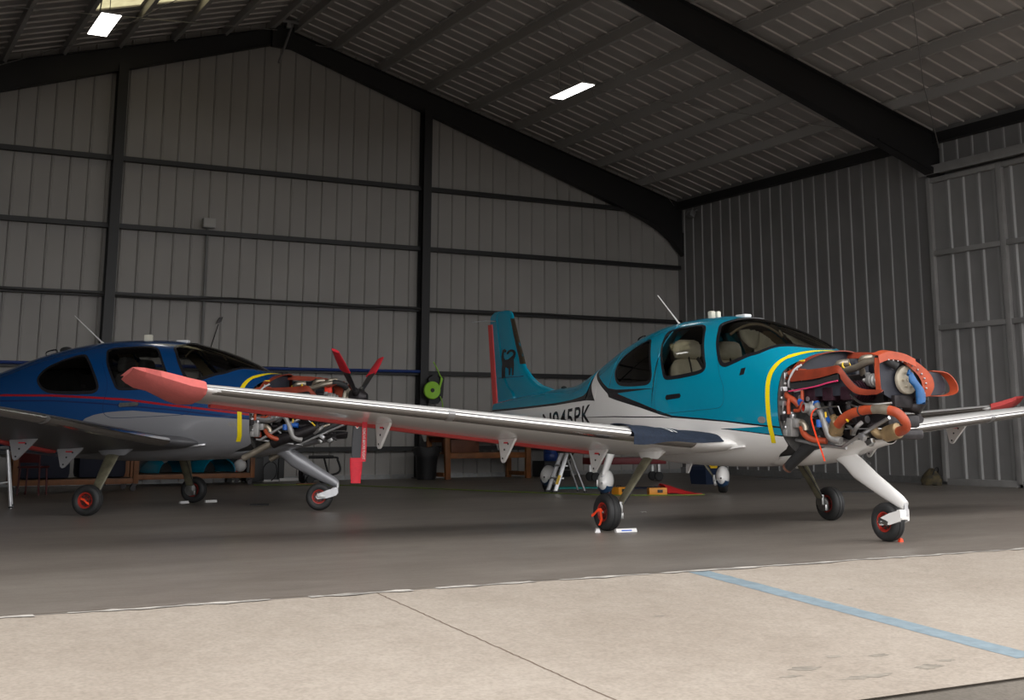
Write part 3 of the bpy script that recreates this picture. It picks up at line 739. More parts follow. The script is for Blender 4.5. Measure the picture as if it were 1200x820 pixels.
def make_wing(root, s, wm, ymax=6.24):
    ys = np.concatenate([np.linspace(.56, 1.0, 12), np.linspace(1.1, 5.9, 18), [5.98, 6.05, 6.12, 6.17, 6.21, 6.24]]); ys = ys[ys <= ymax]
    w_ = MB(); w_.grid([wloop(s * y) for y in ys], closed=True)
    n = len(US) * 2 - 2; w_.f.append(tuple(range(n))); w_.m.append(0); o_ = (len(ys) - 1) * n; w_.f.append(tuple(o_ + i for i in range(n))); w_.m.append(0)
    wo = w_.build('wing', wm, root)
    # polished leading edge in two lengths
    for a, b in ((.90, 3.60), (3.66, min(5.92, ymax))):
        le = MB(); uu = [.012, .006, .002, .0005, 0]; ul = [.0005, .002, .006, .013, .025, .04, .06, .075]
        rows = []
        for y in np.linspace(a, b, 12):
            rows.append([wpt(s * y, u, True, .003) for u in uu] + [wpt(s * y, u, False, .003) for u in ul])
        le.grid(rows); le.build('leading_edge', CHROME, wo)
    cl = MB()
    cl.grid([[wpt(s * y, u, True, .006) for u in (.014, .006, .002, 0)] + [wpt(s * y, u, False, .006) for u in (.002, .01, .03, .06, .08)] for y in (3.595, 3.665)]); cl.build('edge_clamp', ALU, wo)
    # flap and aileron gap lines under the wing, three hinge brackets
    for y, L in ((1.42, .36), (2.55, .33), (3.95, .30)):
        zt = wpt(s * y, .72, False)[2]; xm = wle(y) - .72 * (wle(y) - wte(y))
        pl = [(xm + .17, zt + .03), (xm + .15, zt - .01), (xm - .085, zt - .235), (xm - .115, zt - .245), (xm - .14, zt - .225), (xm - .20, zt - .0), (xm - .19, zt + .03), (xm - .06, zt + .06)]
        h = MB(); h.prism(pl, lambda u, v, q, y=y: (u, s * y + q, v), -.014, .014)
        for bx, bz in ((xm + .02, zt - .05), (xm - .1, zt - .2), (xm - .06, zt - .11)):
            h.lathe([(.0, -.004), (.011, -.003), (.011, .003), (0, .004)], (bx, s * y - .0165, bz), (0, 1, 0), 10, 1)
        hb = h.build('flap_bracket', [WHITE if wm is WHITE else GREYPL, RUBBER], wo)
        MB().box((xm - .03, s * y - .0155, zt - .04), (.09, .004, .016)).build('placard', PRINTRED, hb)
    return wo
def te_cover(root, s, a, b, m=None):
    r = MB(); rows = []
    for y in np.linspace(a, b, 14):
        xt, zt = wte(y), wzt(y); c = wle(y) - xt
        z1 = wpt(s * y, .93, True)[2]; z2 = wpt(s * y, .93, False)[2]; x1 = xt + .07 * c
        rows.append([(x1, s * y, z1 + .006), (xt - .02, s * y, zt + .02), (xt - .03, s * y, zt - .0), (xt - .02, s * y, zt - .03), (x1 - .02, s * y, z2 - .03), (x1, s * y, z2 - .006)])
    r.grid(rows, closed=True); r.f.append((0, 1, 2, 3, 4, 5)); r.m.append(0); o_ = 13 * 6; r.f.append(tuple(o_ + i for i in range(6))); r.m.append(0)
    return r.build('trailing_edge_cover', m or REDFOAM, root)
def tip_cover(s):
    t = MB(); rows = []
    for y, k, dz in ((5.90, 1.0, 0), (5.92, 1.12, 0), (6.03, 1.15, 0), (6.14, 1.05, .012), (6.25, .95, .02), (6.34, .75, .04), (6.41, .5, .06), (6.45, .25, .075)):
        yy = min(y, 6.34); xl, xt = wle(yy) + .035, wte(yy) - .05; zc = (wz(yy) + wzt(yy)) / 2 + dz; sl = (wz(yy) - wzt(yy)); hh = .078 * k
        P_ = [(xl, 0), (xl - .05, .8), (xl - .25, 1.0), (xl - .55, .85), (xt + .03, .35), (xt, 0), (xt + .05, -.5), (xl - .5, -1.0), (xl - .2, -.9), (xl - .05, -.55)]
        c = xl - xt
        rows.append([(x, s * y, zc + sl * ((x - xt) / c - .5) + q * hh) for x, q in P_])
    t.grid(rows, closed=True); n = 10; t.f.append(tuple(range(n))); t.m.append(0); t.f.append(tuple(7 * n + i for i in range(n))); t.m.append(0)
    return t

# ---- tail
def fle(z): return float(np.interp(z, [1.30, 1.50, 1.60, 1.65, 1.72, 1.78, 1.93, 2.10, 2.31, 2.65, 2.73, 2.78, 2.80], [-3.9, -3.6, -3.8, -4.1, -4.29, -4.41, -4.615, -4.70, -4.82, -4.985, -5.03, -5.08, -5.22]))
def fte(z): return float(np.interp(z, [1.2, 1.33, 2.62, 2.75, 2.80], [-5.56, -5.57, -5.77, -5.77, -5.62]))
def fth(z): return float(np.interp(z, [1.3, 1.7, 2.7, 2.78, 2.8], [.10, .10, .065, .05, .012]))
def fpt(z, u, s):
    xl, xt = fle(z), fte(z); t = th4(u) * fth(z) / 1.0
    return (xl + (xt - xl) * u, s * t, z)
def make_tail(root, m, boot, emblem=False):
    zs = [1.36, 1.45, 1.52, 1.58, 1.62, 1.66, 1.7, 1.75, 1.8, 1.86, 1.93, 2.0, 2.1, 2.2, 2.35, 2.5, 2.65, 2.73, 2.77, 2.79, 2.80]
    uh = US[US < .68]; ua = [.68, .75, .85, .93, 1.0]
    f = MB(); f.grid([[fpt(z, u, -1) for u in uh[::-1]] + [fpt(z, u, 1) for u in uh[1:]] for z in zs]); f.f.append(tuple(len(f.v) - 1 - i for i in range(len(uh) * 2 - 1))); f.m.append(0)
    fin = f.build('tail_fin', m, root)
    r = MB(); r.grid([[fpt(z, u, -1) for u in ua] + [fpt(z, u, 1) for u in ua[-2::-1]] for z in [1.30] + zs], closed=True); r.build('rudder', m, fin)
    b = MB(); b.grid([[fpt(z, u, -1.06) for u in (.10, .06, .03, .01)] + [(fle(z) + .006, 0, z)] + [fpt(z, u, 1.06) for u in (.01, .03, .06, .10)] for z in np.linspace(1.98, 2.66, 8)]); b.build('leading_edge_boot', boot, fin)
    rc = MB(); rows = []
    for z in np.linspace(1.28, 2.62, 6):
        xt = fte(z); rows.append([(xt + .09, -.022, z), (xt - .05, -.018, z), (xt - .06, 0, z), (xt - .05, .018, z), (xt + .09, .022, z)])
    rc.grid(rows, closed=True); rc.build('rudder_edge_cover', REDFOAM, fin)
    MB().tube([(-5.56, -.02, 2.66), (-5.62, -.16, 2.665), (-5.68, -.36, 2.64)], .006, 6).build('static_wick', ALU, fin)
    for s in (1, -1):
        h = MB(); rows = []
        for y in np.linspace(.05, 1.58, 8):
            k = y / 1.58; xl, xt = -4.72 - .22 * k, -5.42 - .06 * k
            zz = 1.215 + .0 * y
            rows.append([(xl + (xt - xl) * u, s * y, zz + th4(u) * .085 * (1 - .3 * k)) for u in US] + [(xl + (xt - xl) * u, s * y, zz - th4(u) * .085 * (1 - .3 * k)) for u in US[-2:0:-1]])
        h.grid(rows, closed=True); h.f.append(tuple(7 * 48 + i for i in range(48))); h.m.append(0)
        h.build('tailplane', m, root)
    if emblem:
        px = [(152,372),(158,350),(165,338),(178,333),(190,342),(186,352),(176,346),(169,356),(171,378),(182,391),(205,390),(225,380),(238,372),(240,360),(230,352),(215,352),(202,363),(194,358),(205,346),(225,340),(245,345),(255,360),(251,380),(242,395),(246,420),(243,475),(234,476),(234,440),(224,432),(218,472),(210,474),(210,440),(195,432),(182,432),(180,484),(170,485),(167,470),(163,486),(155,486),(156,440),(160,410)]
        em = MB(); pts = []
        for u, v in px:
            z = 2.225 - (v - 333) * (2.225 - 1.80) / 152; x = -5.33 + (u - 152) * (.52 / 103) * .9
            pts.append((x, z))
        def onfin(x, z, h):
            uu = (x - fle(z)) / (fte(z) - fle(z)); uu = min(max(uu, .01), .99)
            return (x, -(th4(uu) * fth(z) + h), z)
        em.prism(pts, onfin, .004, .010); em.build('emblem', BLACKP, fin)
        ln = MB(); ln.grid([[onfin(x, z, .002) for x in np.linspace(-5.45, -4.62, 10)] for z in (1.80, 1.808)]); ln.build('emblem_line', NAVY, fin)
    return fin

# ---- landing gear
def make_wheel(name, c, r, w, root, rimm, ax=(0, 1, 0), tilt=0.0):
    ax = Vector(ax).normalized(); t = MB()
    h = w / 2
    prof = [(r * .50, -h * .72), (r * .56, -h * .88), (r * .70, -h), (r * .84, -h * .97), (r * .94, -h * .78), (r * .985, -h * .5), (r * .985, -h * .36), (r * .965, -h * .33), (r * .965, -h * .27), (r, -h * .24), (r, h * .24), (r * .965, h * .27), (r * .965, h * .33), (r * .985, h * .36), (r * .985, h * .5), (r * .94, h * .78), (r * .84, h * .97), (r * .70, h), (r * .56, h * .88), (r * .50, h * .72)]
    t.lathe(prof, c, ax, 48, cap=False); to = t.build(name, TYRE, root, 50)
    rm = MB(); rp_ = [(r * .50, -h * .74), (r * .52, -h * .80), (r * .47, -h * .78), (r * .40, -h * .45), (r * .20, -h * .40), (r * .17, -h * .72), (r * .0, -h * .76)]
    rm.lathe(rp_[:4], c, ax, 32, cap=False); rm.lathe([(a, -b) for a, b in rp_[:4]], c, ax, 32, cap=False); rm.lathe(rp_[3:], c, ax, 32, 2); rm.lathe([(a, -b) for a, b in rp_[3:]], c, ax, 32, 2)
    rm.lathe([(r * .51, -h * .74), (r * .51, h * .74)], c, ax, 32, cap=False)
    a_, b_ = frame_of(ax)
    for sg in (-1, 1):
        for k in range(8):
            p = Vector(c) + (a_ * math.cos(k * PI / 4) + b_ * math.sin(k * PI / 4)) * r * .31 + ax * sg * h * .46
            rm.lathe([(0, -.006), (r * .065, -.006), (r * .065, .006), (0, .006)], p, ax, 8, 1)
    ro = rm.build('rim', [rimm, RUBBER, RIMDK], to)
    hb = MB(); hb.lathe([(0, -h * .9), (r * .09, -h * .88), (r * .12, -h * .7), (r * .12, h * .7), (r * .09, h * .88), (0, h * .9)], c, ax, 16); hb.build('hub_cap', STEEL, to)
    return to
def main_gear(root, s, rimm):
    g = MB(); pts = [(-.0, .98, .80), (-.01, 1.10, .64), (-.02, 1.22, .48), (-.03, 1.32, .34), (-.035, 1.37, .26)]
    ch = [.19, .18, .155, .13, .115]; tk = [.05, .048, .042, .036, .034]; rows = []
    for (x, y, z), c, t in zip(pts, ch, tk):
        rows.append([(x + math.cos(a) * c / 2, s * (y + math.sin(a) * t / 2 * .8), z + math.sin(a) * t / 2 * .6) for a in np.linspace(0, 2 * PI, 17)[:-1]])
    g.grid(rows, closed=True); g.f.append(tuple(range(16))); g.m.append(0); leg = g.build('main_gear_leg', PRIMER, root)
    k = MB(); k.box((-.035, s * 1.385, .235), (.10, .04, .12), bev=.01).tube([(-.035, s * 1.37, .2), (-.035, s * 1.47, .195)], .028, 14); k.build('axle_block', STEEL, leg)
    br = MB(); br.lathe([(.03, -.012), (.085, -.012), (.085, .012), (.03, .012)], (-.035, s * 1.42, .19), (0, 1, 0), 24); br.box((.02, s * 1.41, .15), (.06, .06, .07), bev=.01); br.build('brake_disc', STEEL, leg)
    cv = MB(); z0 = .80
    cv.grid([[(-.0 + math.cos(a) * (.26 - .10 * q), s * (.98 + .03 * q) + math.sin(a) * (.09 - .05 * q), wpt(s * .98, .5, False)[2] + .02 - .08 * q) for a in np.linspace(0, 2 * PI, 21)[:-1]] for q in (0, .5, 1.0)], closed=True)
    cv.build('gear_fairing', WHITE if rimm is RIMRED and root.get('label', '').startswith('teal') else SILVER, root)
    bl = MB(); bl.tube([(.03, s * 1.0, .72), (.035, s * 1.2, .48), (.03, s * 1.36, .27)], .007, 6, smooth=4); bl.build('brake_line', RUBBER, leg)
    make_wheel('main_wheel', (-.035, s * 1.53, .19), .19, .155, root, rimm)
    return leg
def nose_gear(root, m, rimm, turn=0.0):
    g = MB(); rows = []
    pts = [(1.86, .86, .20, .10), (1.93, .80, .20, .10), (2.0, .735, .15, .075), (2.10, .66, .105, .055), (2.30, .545, .085, .05), (2.50, .44, .072, .045), (2.64, .37, .06, .04), (2.70, .335, .045, .034)]
    for x, z, a, b in pts:
        rows.append([(x + math.cos(t) * a * .55 if z > .7 else x + math.cos(t) * a * .5, math.sin(t) * b, z + math.cos(t) * a * (.9 if z <= .7 else .35)) for t in np.linspace(0, 2 * PI, 21)[:-1]])
    g.grid(rows, closed=True); g.f.append(tuple(range(20))); g.m.append(0); g.f.append(tuple(7 * 20 + i for i in range(20))); g.m.append(0)
    leg = g.build('nose_gear_leg', m, root, 50)
    piv = empty('nose_fork', (2.70, 0, 0), turn, root)
    f = MB(); f.tube([(0, 0, .36), (0, 0, .24)], .024, 14)
    f.build('swivel', ALU, piv)
    MB().box((-.012, -.028, .255), (.062, .115, .095), bev=.022).build('fork_crown', WHITE if m is WHITE else ALU, piv)
    for s in (1, -1):
        a = MB(); poly = [(.02, .30), (.025, .23), (.0, .195), (-.12, .16), (-.25, .148), (-.275, .18), (-.25, .212), (-.12, .265)]
        a.prism(poly, lambda u, v, h, s=s: (u if s < 0 else min(u, -.05), s * .082 + h, v), -.010, .010)
        a.build('fork_arm', WHITE if m is WHITE else ALU, piv)
        n = MB(); n.box((-.2, s * .095, .185), (.12, .008, .045), bev=.003, rot=RY(.28)); n.lathe([(0, -.016), (.017, -.014), (.017, .014), (0, .016)], (-.235, s * .097, .18), (0, 1, 0), 10); n.build('axle_plate', STEEL, piv)
    make_wheel('nose_wheel', (-.235, 0, .178), .178, .13, piv, rimm)
    return leg

# ---- cabin
def make_seat(root, x, y, m, sc_=1.0):
    se = empty('seat', (x, y, .085), 0, root)
    MB().box((.12, 0, 1.16), (.5, .46, .16), bev=.05).build('seat_cushion', m, se)
    b = MB(); rows = []
    for z, w_, d in ((1.2, .22, .10), (1.35, .235, .12), (1.55, .235, .12), (1.66, .21, .105), (1.72, .15, .08), (1.745, .06, .03)):
        rows.append([(-.16 - (z - 1.2) * .22 + np.sign(math.cos(t)) * abs(math.cos(t)) ** .6 * d * .8, np.sign(math.sin(t)) * abs(math.sin(t)) ** .5 * w_, z) for t in np.linspace(0, 2 * PI, 25)[:-1]])
    b.grid(rows, closed=True); b.f.append(tuple(range(24))); b.m.append(0); b.f.append(tuple(5 * 24 + i for i in range(24))); b.m.append(0); b.build('backrest', m, se, 60)
    h = MB(); rows = []
    for z, w_, d in ((1.735, .09, .04), (1.75, .155, .065), (1.80, .17, .075), (1.88, .165, .07), (1.93, .14, .06), (1.95, .09, .035)):
        rows.append([(-.27 + np.sign(math.cos(t)) * abs(math.cos(t)) ** .6 * d, np.sign(math.sin(t)) * abs(math.sin(t)) ** .45 * w_, z) for t in np.linspace(0, 2 * PI, 25)[:-1]])
    h.grid(rows, closed=True); h.f.append(tuple(range(24))); h.m.append(0); h.f.append(tuple(5 * 24 + i for i in range(24))); h.m.append(0); h.build('headrest', m, se, 60)
    bt = MB()
    for s in (1, -1): bt.tube([(-.16, s * .06, 1.745), (-.07, s * .09, 1.6), (-.0, s * .12, 1.4), (.02, s * .14, 1.26)], .022, 8, smooth=4, sx=.25)
    bt.build('seat_belt', RUBBER, se)
    MB().box((-.045, -.03, 1.56), (.03, .09, .05), bev=.008).build('belt_buckle', STEEL, se)
    return se
def make_cabin(root, leather):
    a = make_seat(root, -.0, -.29, leather); make_seat(root, -.0, .29, leather); make_seat(root, -.85, -.26, leather); make_seat(root, -.85, .26, leather)
    d = MB(); rows = []
    for x, zt in ((1.02, 1.66), (1.06, 1.77), (1.2, 1.80), (1.4, 1.79), (1.62, 1.765)):
        wv = float(fcol(x, 3)) * .86
        rows.append([(x, y, zt - .13 * (y / wv) ** 2 - .02) for y in np.linspace(-wv, wv, 17)])
    d.grid(rows); rows2 = [[(1.02, y, z) for y in np.linspace(-.56, .56, 9)] for z in (1.0, 1.55)]; d.grid(rows2)
    d.build('glareshield', DASH, root)
    MB().tube([(.96, -.30, 1.5), (.86, -.30, 1.52)], .02, 10).box((.85, -.30, 1.53), (.03, .10, .06), bev=.01).build('side_yoke', DASH, root)
    fl = MB(); fl.box((-.3, 0, .97), (3.2, 1.0, .03)); fl.build('cabin_floor', LINING, root)
    bk = MB(); ss = np.linspace(-PI / 2, 1.5 * PI, 49)[:-1]
    bk.add([F(-1.95, s, -.036) for s in ss], [tuple(range(48))]); bk.build('bulkhead', LINING, root); MB().add([F(1.645, s, -.03) for s in ss], [tuple(range(48))]).build('bulkhead', GREYPART, root)
    bm_ = MB(); bm_.tube([(.62, y, 2.16 - .12 * (y / .35) ** 2) for y in np.linspace(-.36, .36, 9)], .014, 8, sx=.7); bm_.tube([(1.0, 0, 2.06), (1.05, 0, 2.0)], .012, 8); bm_.build('windscreen_bow', TRIMTAN, root)
    return a

# ---- engine
def silver_tube(mb, pts, r, k=6, n=12, mi=0): return mb.tube(pts, r, n, mi, True, k)
def make_engine(root, kind):
    e = empty('engine', (0, 0, 0), 0, root)
    def B(mb, n, m, ang=40): return mb.build(n, m, e, ang)
    # firewall with boxes on it
    ss = np.linspace(-PI / 2, 1.5 * PI, 65)[:-1]
    B(MB().add([F(1.665, s, -.012) for s in ss], [tuple(range(64))]), 'firewall', mat('firewall_grey', (.13, .125, .12), .5, metal=.3, noise=.6, nscale=12))
    # crankcase, cylinders, oil pan
    cc = MB().box((2.22, 0, 1.40), (.85, .30, .30), bev=.04).box((2.25, 0, 1.20), (.75, .26, .16), bev=.03).lathe([(.15, 0), (.13, .06), (.09, .12), (.07, .15)], (2.60, 0, 1.46), (1, 0, 0), 20)
    B(cc, 'crankcase', DARKMET)
    for x in (1.98, 2.23, 2.48):
        for s in (-1, 1):
            cy = MB(); pr = []
            for k in range(14):
                h = .14 + k * .017; r1 = .098 if k % 2 else .075
                pr += [(r1, h), (r1, h + .007), (.075, h + .008)]
            cy.lathe(pr + [(.09, .40), (.085, .45), (.03, .46)], (x, 0, 1.40), (0, s, -.05), 18)
            cy.box((x, s * .44, 1.36), (.15, .06, .13), bev=.02)
            B(cy, 'cylinder', PURPLE)
    # plenum baffle: rear arch, side wall, front wall and their orange seals
    arch = [(-.47, 1.36), (-.475, 1.50), (-.47, 1.60), (-.42, 1.67), (-.33, 1.725), (-.2, 1.765), (0, 1.785), (.2, 1.765), (.36, 1.71), (.44, 1.60), (.45, 1.36)]
    arx = lambda y: 1.76 + .16 * (1 - (y / .47) ** 2)
    bf = MB(); bf.sheet([[(arx(y), y, z) for y, z in arch], [(arx(y) - .0, y * .96, 1.36 + (z - 1.36) * .0) for y, z in arch]], .006)
    bf.sheet([[(x, -.46, zt) for x, zt in SIDE_T], [(x, -.455, 1.34) for x, zt in SIDE_T]], .006)
    bf.sheet([[(x, .30, 1.72 - .04 * (x - 1.9)) for x in np.linspace(1.9, 2.7, 6)], [(x, .32, 1.36) for x in np.linspace(1.9, 2.7, 6)]], .006)
    bf.prism([(1.96, .30), (2.10, .30), (2.05, .22)], lambda u, v, h: (u, v - .1, 1.55 + h), 0, .12)
    B(bf, 'baffle', BAFFLE)
    sl = MB(); rows = []
    A_, _ = crv([(arx(y) - .02, y, z) for y, z in arch[1:-1]], [1] * (len(arch) - 2), 4)
    rows = [[tuple(p) for p in A_], [(p.x + .085, p.y * .97, p.z + .004) for p in A_]]
    sl.sheet(rows, .010); B(sl, 'rear_seal', ORANGED)
    sl = MB()
    top = crv([(x, -.47, z) for x, z in SIDE_T], [1] * len(SIDE_T), 5)[0]; low = crv([(x, -.50, z) for x, z in SIDE_B], [1] * len(SIDE_B), 5)[0]
    sl.sheet([[tuple(p) for p in top], [(p.x, -.495, (p.z + q.z) / 2) for p, q in zip(top, low)], [tuple(q) for q in low]], .008); B(sl, 'side_seal', ORANGED)
    sl = MB(); P_ = crv([(1.86, .12, 1.785), (2.1, .16, 1.775), (2.35, .2, 1.755), (2.62, .2, 1.71), (2.72, .12, 1.70)], [1] * 5, 5)[0]
    sl.sheet([[tuple(p) for p in P_], [(p.x, p.y - .03, p.z - .06) for p in P_]], .008); B(sl, 'top_seal', ORANGED)
    pw = MB(); silver_tube(pw, [(1.70, -.49, 1.40), (1.78, -.495, 1.405), (2.1, -.515, 1.43), (2.3, -.52, 1.46), (2.44, -.52, 1.475)], .0075, 8, 8); B(pw, 'pink_wire', PINK)
    pr_ = MB(); rows = [[(x, -.505, z) for x, z in ((1.74, 1.475), (2.1, 1.485), (2.44, 1.54))], [(x, -.50, z - .055) for x, z in ((1.74, 1.475), (2.1, 1.485), (2.44, 1.53))]]; pr_.sheet(rows, .006); B(pr_, 'rubber_strip', RUBBER)
    # induction pipes on top
    ip_ = MB(); silver_tube(ip_, [(2.28, -.26, 1.585), (2.42, -.26, 1.605), (2.56, -.26, 1.645), (2.68, -.24, 1.668)], .033, 8, 16); B(ip_, 'intake_pipe', TANMETAL)
    hc = MB(); silver_tube(hc, [(2.67, -.24, 1.667), (2.74, -.22, 1.662), (2.80, -.19, 1.64), (2.83, -.14, 1.60)], .042, 6, 16); hc.lathe([(.045, -.01), (.046, .01)], (2.70, -.23, 1.666), (1, .1, 0), 16, cap=False); B(hc, 'hose_coupling', RUBBER)
    for px, py, pz, r in ((2.12, -.2, 1.60, .035), (2.36, -.12, 1.64, .03), (2.52, -.08, 1.65, .03)):
        q = MB(); silver_tube(q, [(px, py, pz - .1), (px + .02, py - .04, pz), (px + .08, py - .07, pz + .05), (px + .16, py - .02, pz + .06)], r, 6, 12); B(q, 'runner_pipe', TANMETAL)
    q = MB(); q.lathe([(.034, -.016), (.044, -.012), (.044, .012), (.034, .016)], (2.27, -.25, 1.63), (1, -.4, .5), 18, cap=False); q.lathe([(.03, -.012), (.036, -.01), (.036, .01)], (2.13, -.25, 1.61), (1, -.4, .3), 16, cap=False); B(q, 'yellow_ring', YEL)
    q = MB()
    for x in (2.36, 2.46, 2.56, 2.64): q.lathe([(.018, -.02), (.022, -.01), (.022, .02), (.012, .03)], (x, -.02, 1.705 - (x - 2.36) * .05), (0, -.3, 1), 12)
    silver_tube(q, [(2.3, -.03, 1.70), (2.5, -.04, 1.71), (2.7, -.03, 1.67)], .012, 5, 8); B(q, 'fuel_injector', STEEL)
    # alternator
    al = MB(); al.lathe([(.0, -.09), (.035, -.09), (.05, -.07), (.058, -.05), (.06, .02), (.05, .03), (.05, .06), (.03, .07), (.03, .1)], (2.66, -.27, 1.475), (1, 0, 0), 24); al.lathe([(.062, -.025), (.065, -.02), (.065, -.005), (.062, 0)], (2.66, -.27, 1.475), (1, 0, 0), 24); al.ball((2.56, -.30, 1.48), .02, 10)
    al.box((2.60, -.29, 1.53), (.05, .03, .04), bev=.008); B(al, 'alternator', GREYPART)
    # hoses at the firewall
    for pts, r in (([(1.86, -.40, 1.58), (1.72, -.44, 1.585), (1.62, -.46, 1.53), (1.60, -.47, 1.44), (1.64, -.47, 1.36), (1.74, -.46, 1.31), (1.80, -.44, 1.25)], .031), ([(1.63, -.46, 1.37), (1.62, -.47, 1.30), (1.625, -.46, 1.2)], .02), ([(1.70, -.48, 1.33), (1.69, -.49, 1.27), (1.68, -.48, 1.18)], .02), ([(1.88, -.47, 1.40), (1.885, -.48, 1.31), (1.85, -.48, 1.22), (1.76, -.47, 1.21)], .018), ([(1.82, -.44, 1.05), (1.88, -.46, .98), (1.97, -.44, .935), (2.10, -.38, .92)], .03)):
        q = MB(); silver_tube(q, [(x + .02, y - .02, z) for x, y, z in pts], r, 7, 14); B(q, 'orange_hose', ORANGE)
    q = MB(); q.lathe([(.022, 0), (.026, .005), (.026, .05), (.022, .055)], (1.69, -.46, 1.20), (0, 0, -1), 12).lathe([(.022, 0), (.026, .005), (.026, .05), (.022, .055)], (1.745, -.48, 1.18), (-.3, 0, -1), 12); silver_tube(q, [(1.69, -.46, 1.15), (1.70, -.45, 1.08), (1.76, -.44, 1.04)], .014, 6, 8); B(q, 'hose_fitting', ALU)
    for pts, m_ in (([(1.68, -.47, 1.44), (1.72, -.50, 1.50), (1.80, -.50, 1.60), (1.88, -.47, 1.65)], WIREW), ([(1.80, -.45, 1.64), (1.82, -.47, 1.58), (1.88, -.47, 1.50)], WIREW), ([(1.72, -.46, 1.42), (1.78, -.48, 1.40), (1.88, -.47, 1.41)], WIREW)):
        q = MB(); silver_tube(q, pts, .011, 6, 8); B(q, 'wire_loom', m_)
    B(MB().box((1.78, -.40, 1.69), (.14, .02, .025), bev=.004), 'yellow_connector', YEL)
    B(MB().box((1.715, -.49, 1.05), (.12, .10, .18), bev=.012).box((1.80, -.49, 1.09), (.07, .08, .09), bev=.02), 'electric_box', GREYPART)
    for pf, c_, ax_ in (([(.012, 0), (.018, .004), (.018, .06), (.012, .065)], (1.78, -.42, 1.62), (0, 0, -1)), ([(.02, 0), (.03, .01), (.03, .03), (.015, .035)], (1.86, -.46, 1.33), (0, -1, 0)), ([(.02, 0), (.03, .01), (.03, .03), (.015, .035)], (1.95, -.44, 1.32), (0, -1, .2))):
        B(MB().lathe(pf, c_, ax_, 12), 'valve_fitting', ALU)
    B(MB().tube([(2.0, -.44, 1.36), (2.01, -.45, 1.2)], .022, 12), 'oil_line', ALU)
    rnd = random.Random(21)
    for k in range(14):
        z = 1.0 + .047 * k; y = float(side(1.66, z)[1]) + .045 + rnd.uniform(0, .03); q = MB()
        if k % 3 == 0: q.box((1.685, y, z), (.05, .05, rnd.uniform(.04, .07)), bev=.008)
        elif k % 3 == 1: q.lathe([(.008, 0), (.014, .004), (.014, .03), (.008, .034)], (1.67, y, z), (1, -.3, .2), 10)
        else: silver_tube(q, [(1.67, y, z - .03), (1.70, y - .015, z + .01), (1.69, y - .005, z + .06)], .008, 5, 8)
        B(q, 'firewall_fitting', [GREYPART, ALU, STEEL, DARKMET, WIREW][k % 5])
    # turbocharger with its open inlet
    tb = MB(); tb.lathe([(.036, 0), (.047, .0), (.05, .01), (.048, .05), (.075, .08), (.085, .11), (.07, .15), (.04, .16)], (1.95, -.53, 1.235), (.25, 1, -.1), 24, cap=False); tb.lathe([(.036, .002), (.034, .1)], (1.95, -.53, 1.235), (.25, 1, -.1), 24, 1, cap=False); tb.lathe([(0, .1), (.034, .1)], (1.95, -.53, 1.235), (.25, 1, -.1), 24, 2, cap=False)
    B(tb, 'turbocharger', [GREYPART, RIMRED, RUBBER])
    q = MB(); silver_tube(q, [(1.80, -.44, 1.10), (1.86, -.47, 1.095), (1.90, -.47, 1.06), (1.91, -.47, 1.02)], .03, 6, 14); B(q, 'elbow_pipe', TANMETAL)
    q = MB(); silver_tube(q, [(2.02, -.42, 1.28), (2.08, -.46, 1.24), (2.14, -.47, 1.17), (2.16, -.47, 1.10)], .03, 6, 14); silver_tube(q, [(2.16, -.46, 1.13), (2.20, -.46, 1.02), (2.24, -.45, .95), (2.34, -.42, .92)], .038, 6, 14); B(q, 'wastegate_pipe', GREYPART)
    for pts in ([(2.03, -.43, 1.28), (2.05, -.45, 1.255)], [(2.12, -.48, 1.12), (2.12, -.48, 1.05)], [(2.18, -.44, 1.12), (2.28, -.43, 1.105)], [(1.88, -.50, 1.30), (1.90, -.51, 1.28)]):
        B(MB().tube(pts, .034, 12), 'blue_hose_end', BLUEHOSE)
    # exhaust: stacks under the cylinders, cans and orange ducts
    for x in (1.98, 2.23, 2.48):
        for s in (-1, 1):
            q = MB(); silver_tube(q, [(x, s * .40, 1.31), (x + .01, s * .45, 1.24), (x + .02, s * .42, 1.15), (x + .02, s * .36, 1.10)], .026, 5, 12); B(q, 'exhaust_stack', DARKMET)
    for s in (-1, 1): B(silver_tube(MB(), [(1.9, s * .36, 1.10), (2.3, s * .36, 1.10), (2.62, s * .34, 1.12)], .036, 4, 14), 'exhaust_header', DARKMET)
    if kind == 'teal':
        cn = MB(); cn.lathe([(.055, -.08), (.068, -.078), (.072, 0), (.068, .07), (.05, .085)], (2.30, -.43, 1.055), (.55, -.2, .75), 24); cn.lathe([(.028, 0), (.034, .002), (.034, .03)], (2.30, -.46, 1.13), (-.1, -.5, .85), 16, cap=False); cn.box((2.31, -.43, 1.00), (.02, .10, .05), rot=RY(-.6)); B(cn, 'heat_exchanger', GOLDWRAP)
        q = MB(); silver_tube(q, [(2.36, -.47, 1.07), (2.44, -.48, 1.12), (2.58, -.48, 1.175), (2.72, -.47, 1.20), (2.83, -.46, 1.208)], .044, 8, 18); B(q, 'orange_duct', ORANGE)
        q = MB(); q.lathe([(.046, -.006), (.049, -.003), (.049, .006), (.046, .009)], (2.68, -.475, 1.195), (1, .05, .15), 20); B(q, 'duct_clamp', RUBBER)
        q = MB(); silver_tube(q, [(2.82, -.46, 1.206), (2.90, -.45, 1.205), (3.0, -.43, 1.195)], .043, 4, 18); B(q, 'duct_sleeve', TANMETAL)
        q = MB(); silver_tube(q, [(2.99, -.43, 1.196), (3.07, -.41, 1.17), (3.12, -.38, 1.11), (3.10, -.34, 1.05), (3.02, -.30, 1.02), (2.92, -.27, 1.0)], .044, 8, 18); B(q, 'orange_duct', ORANGE)
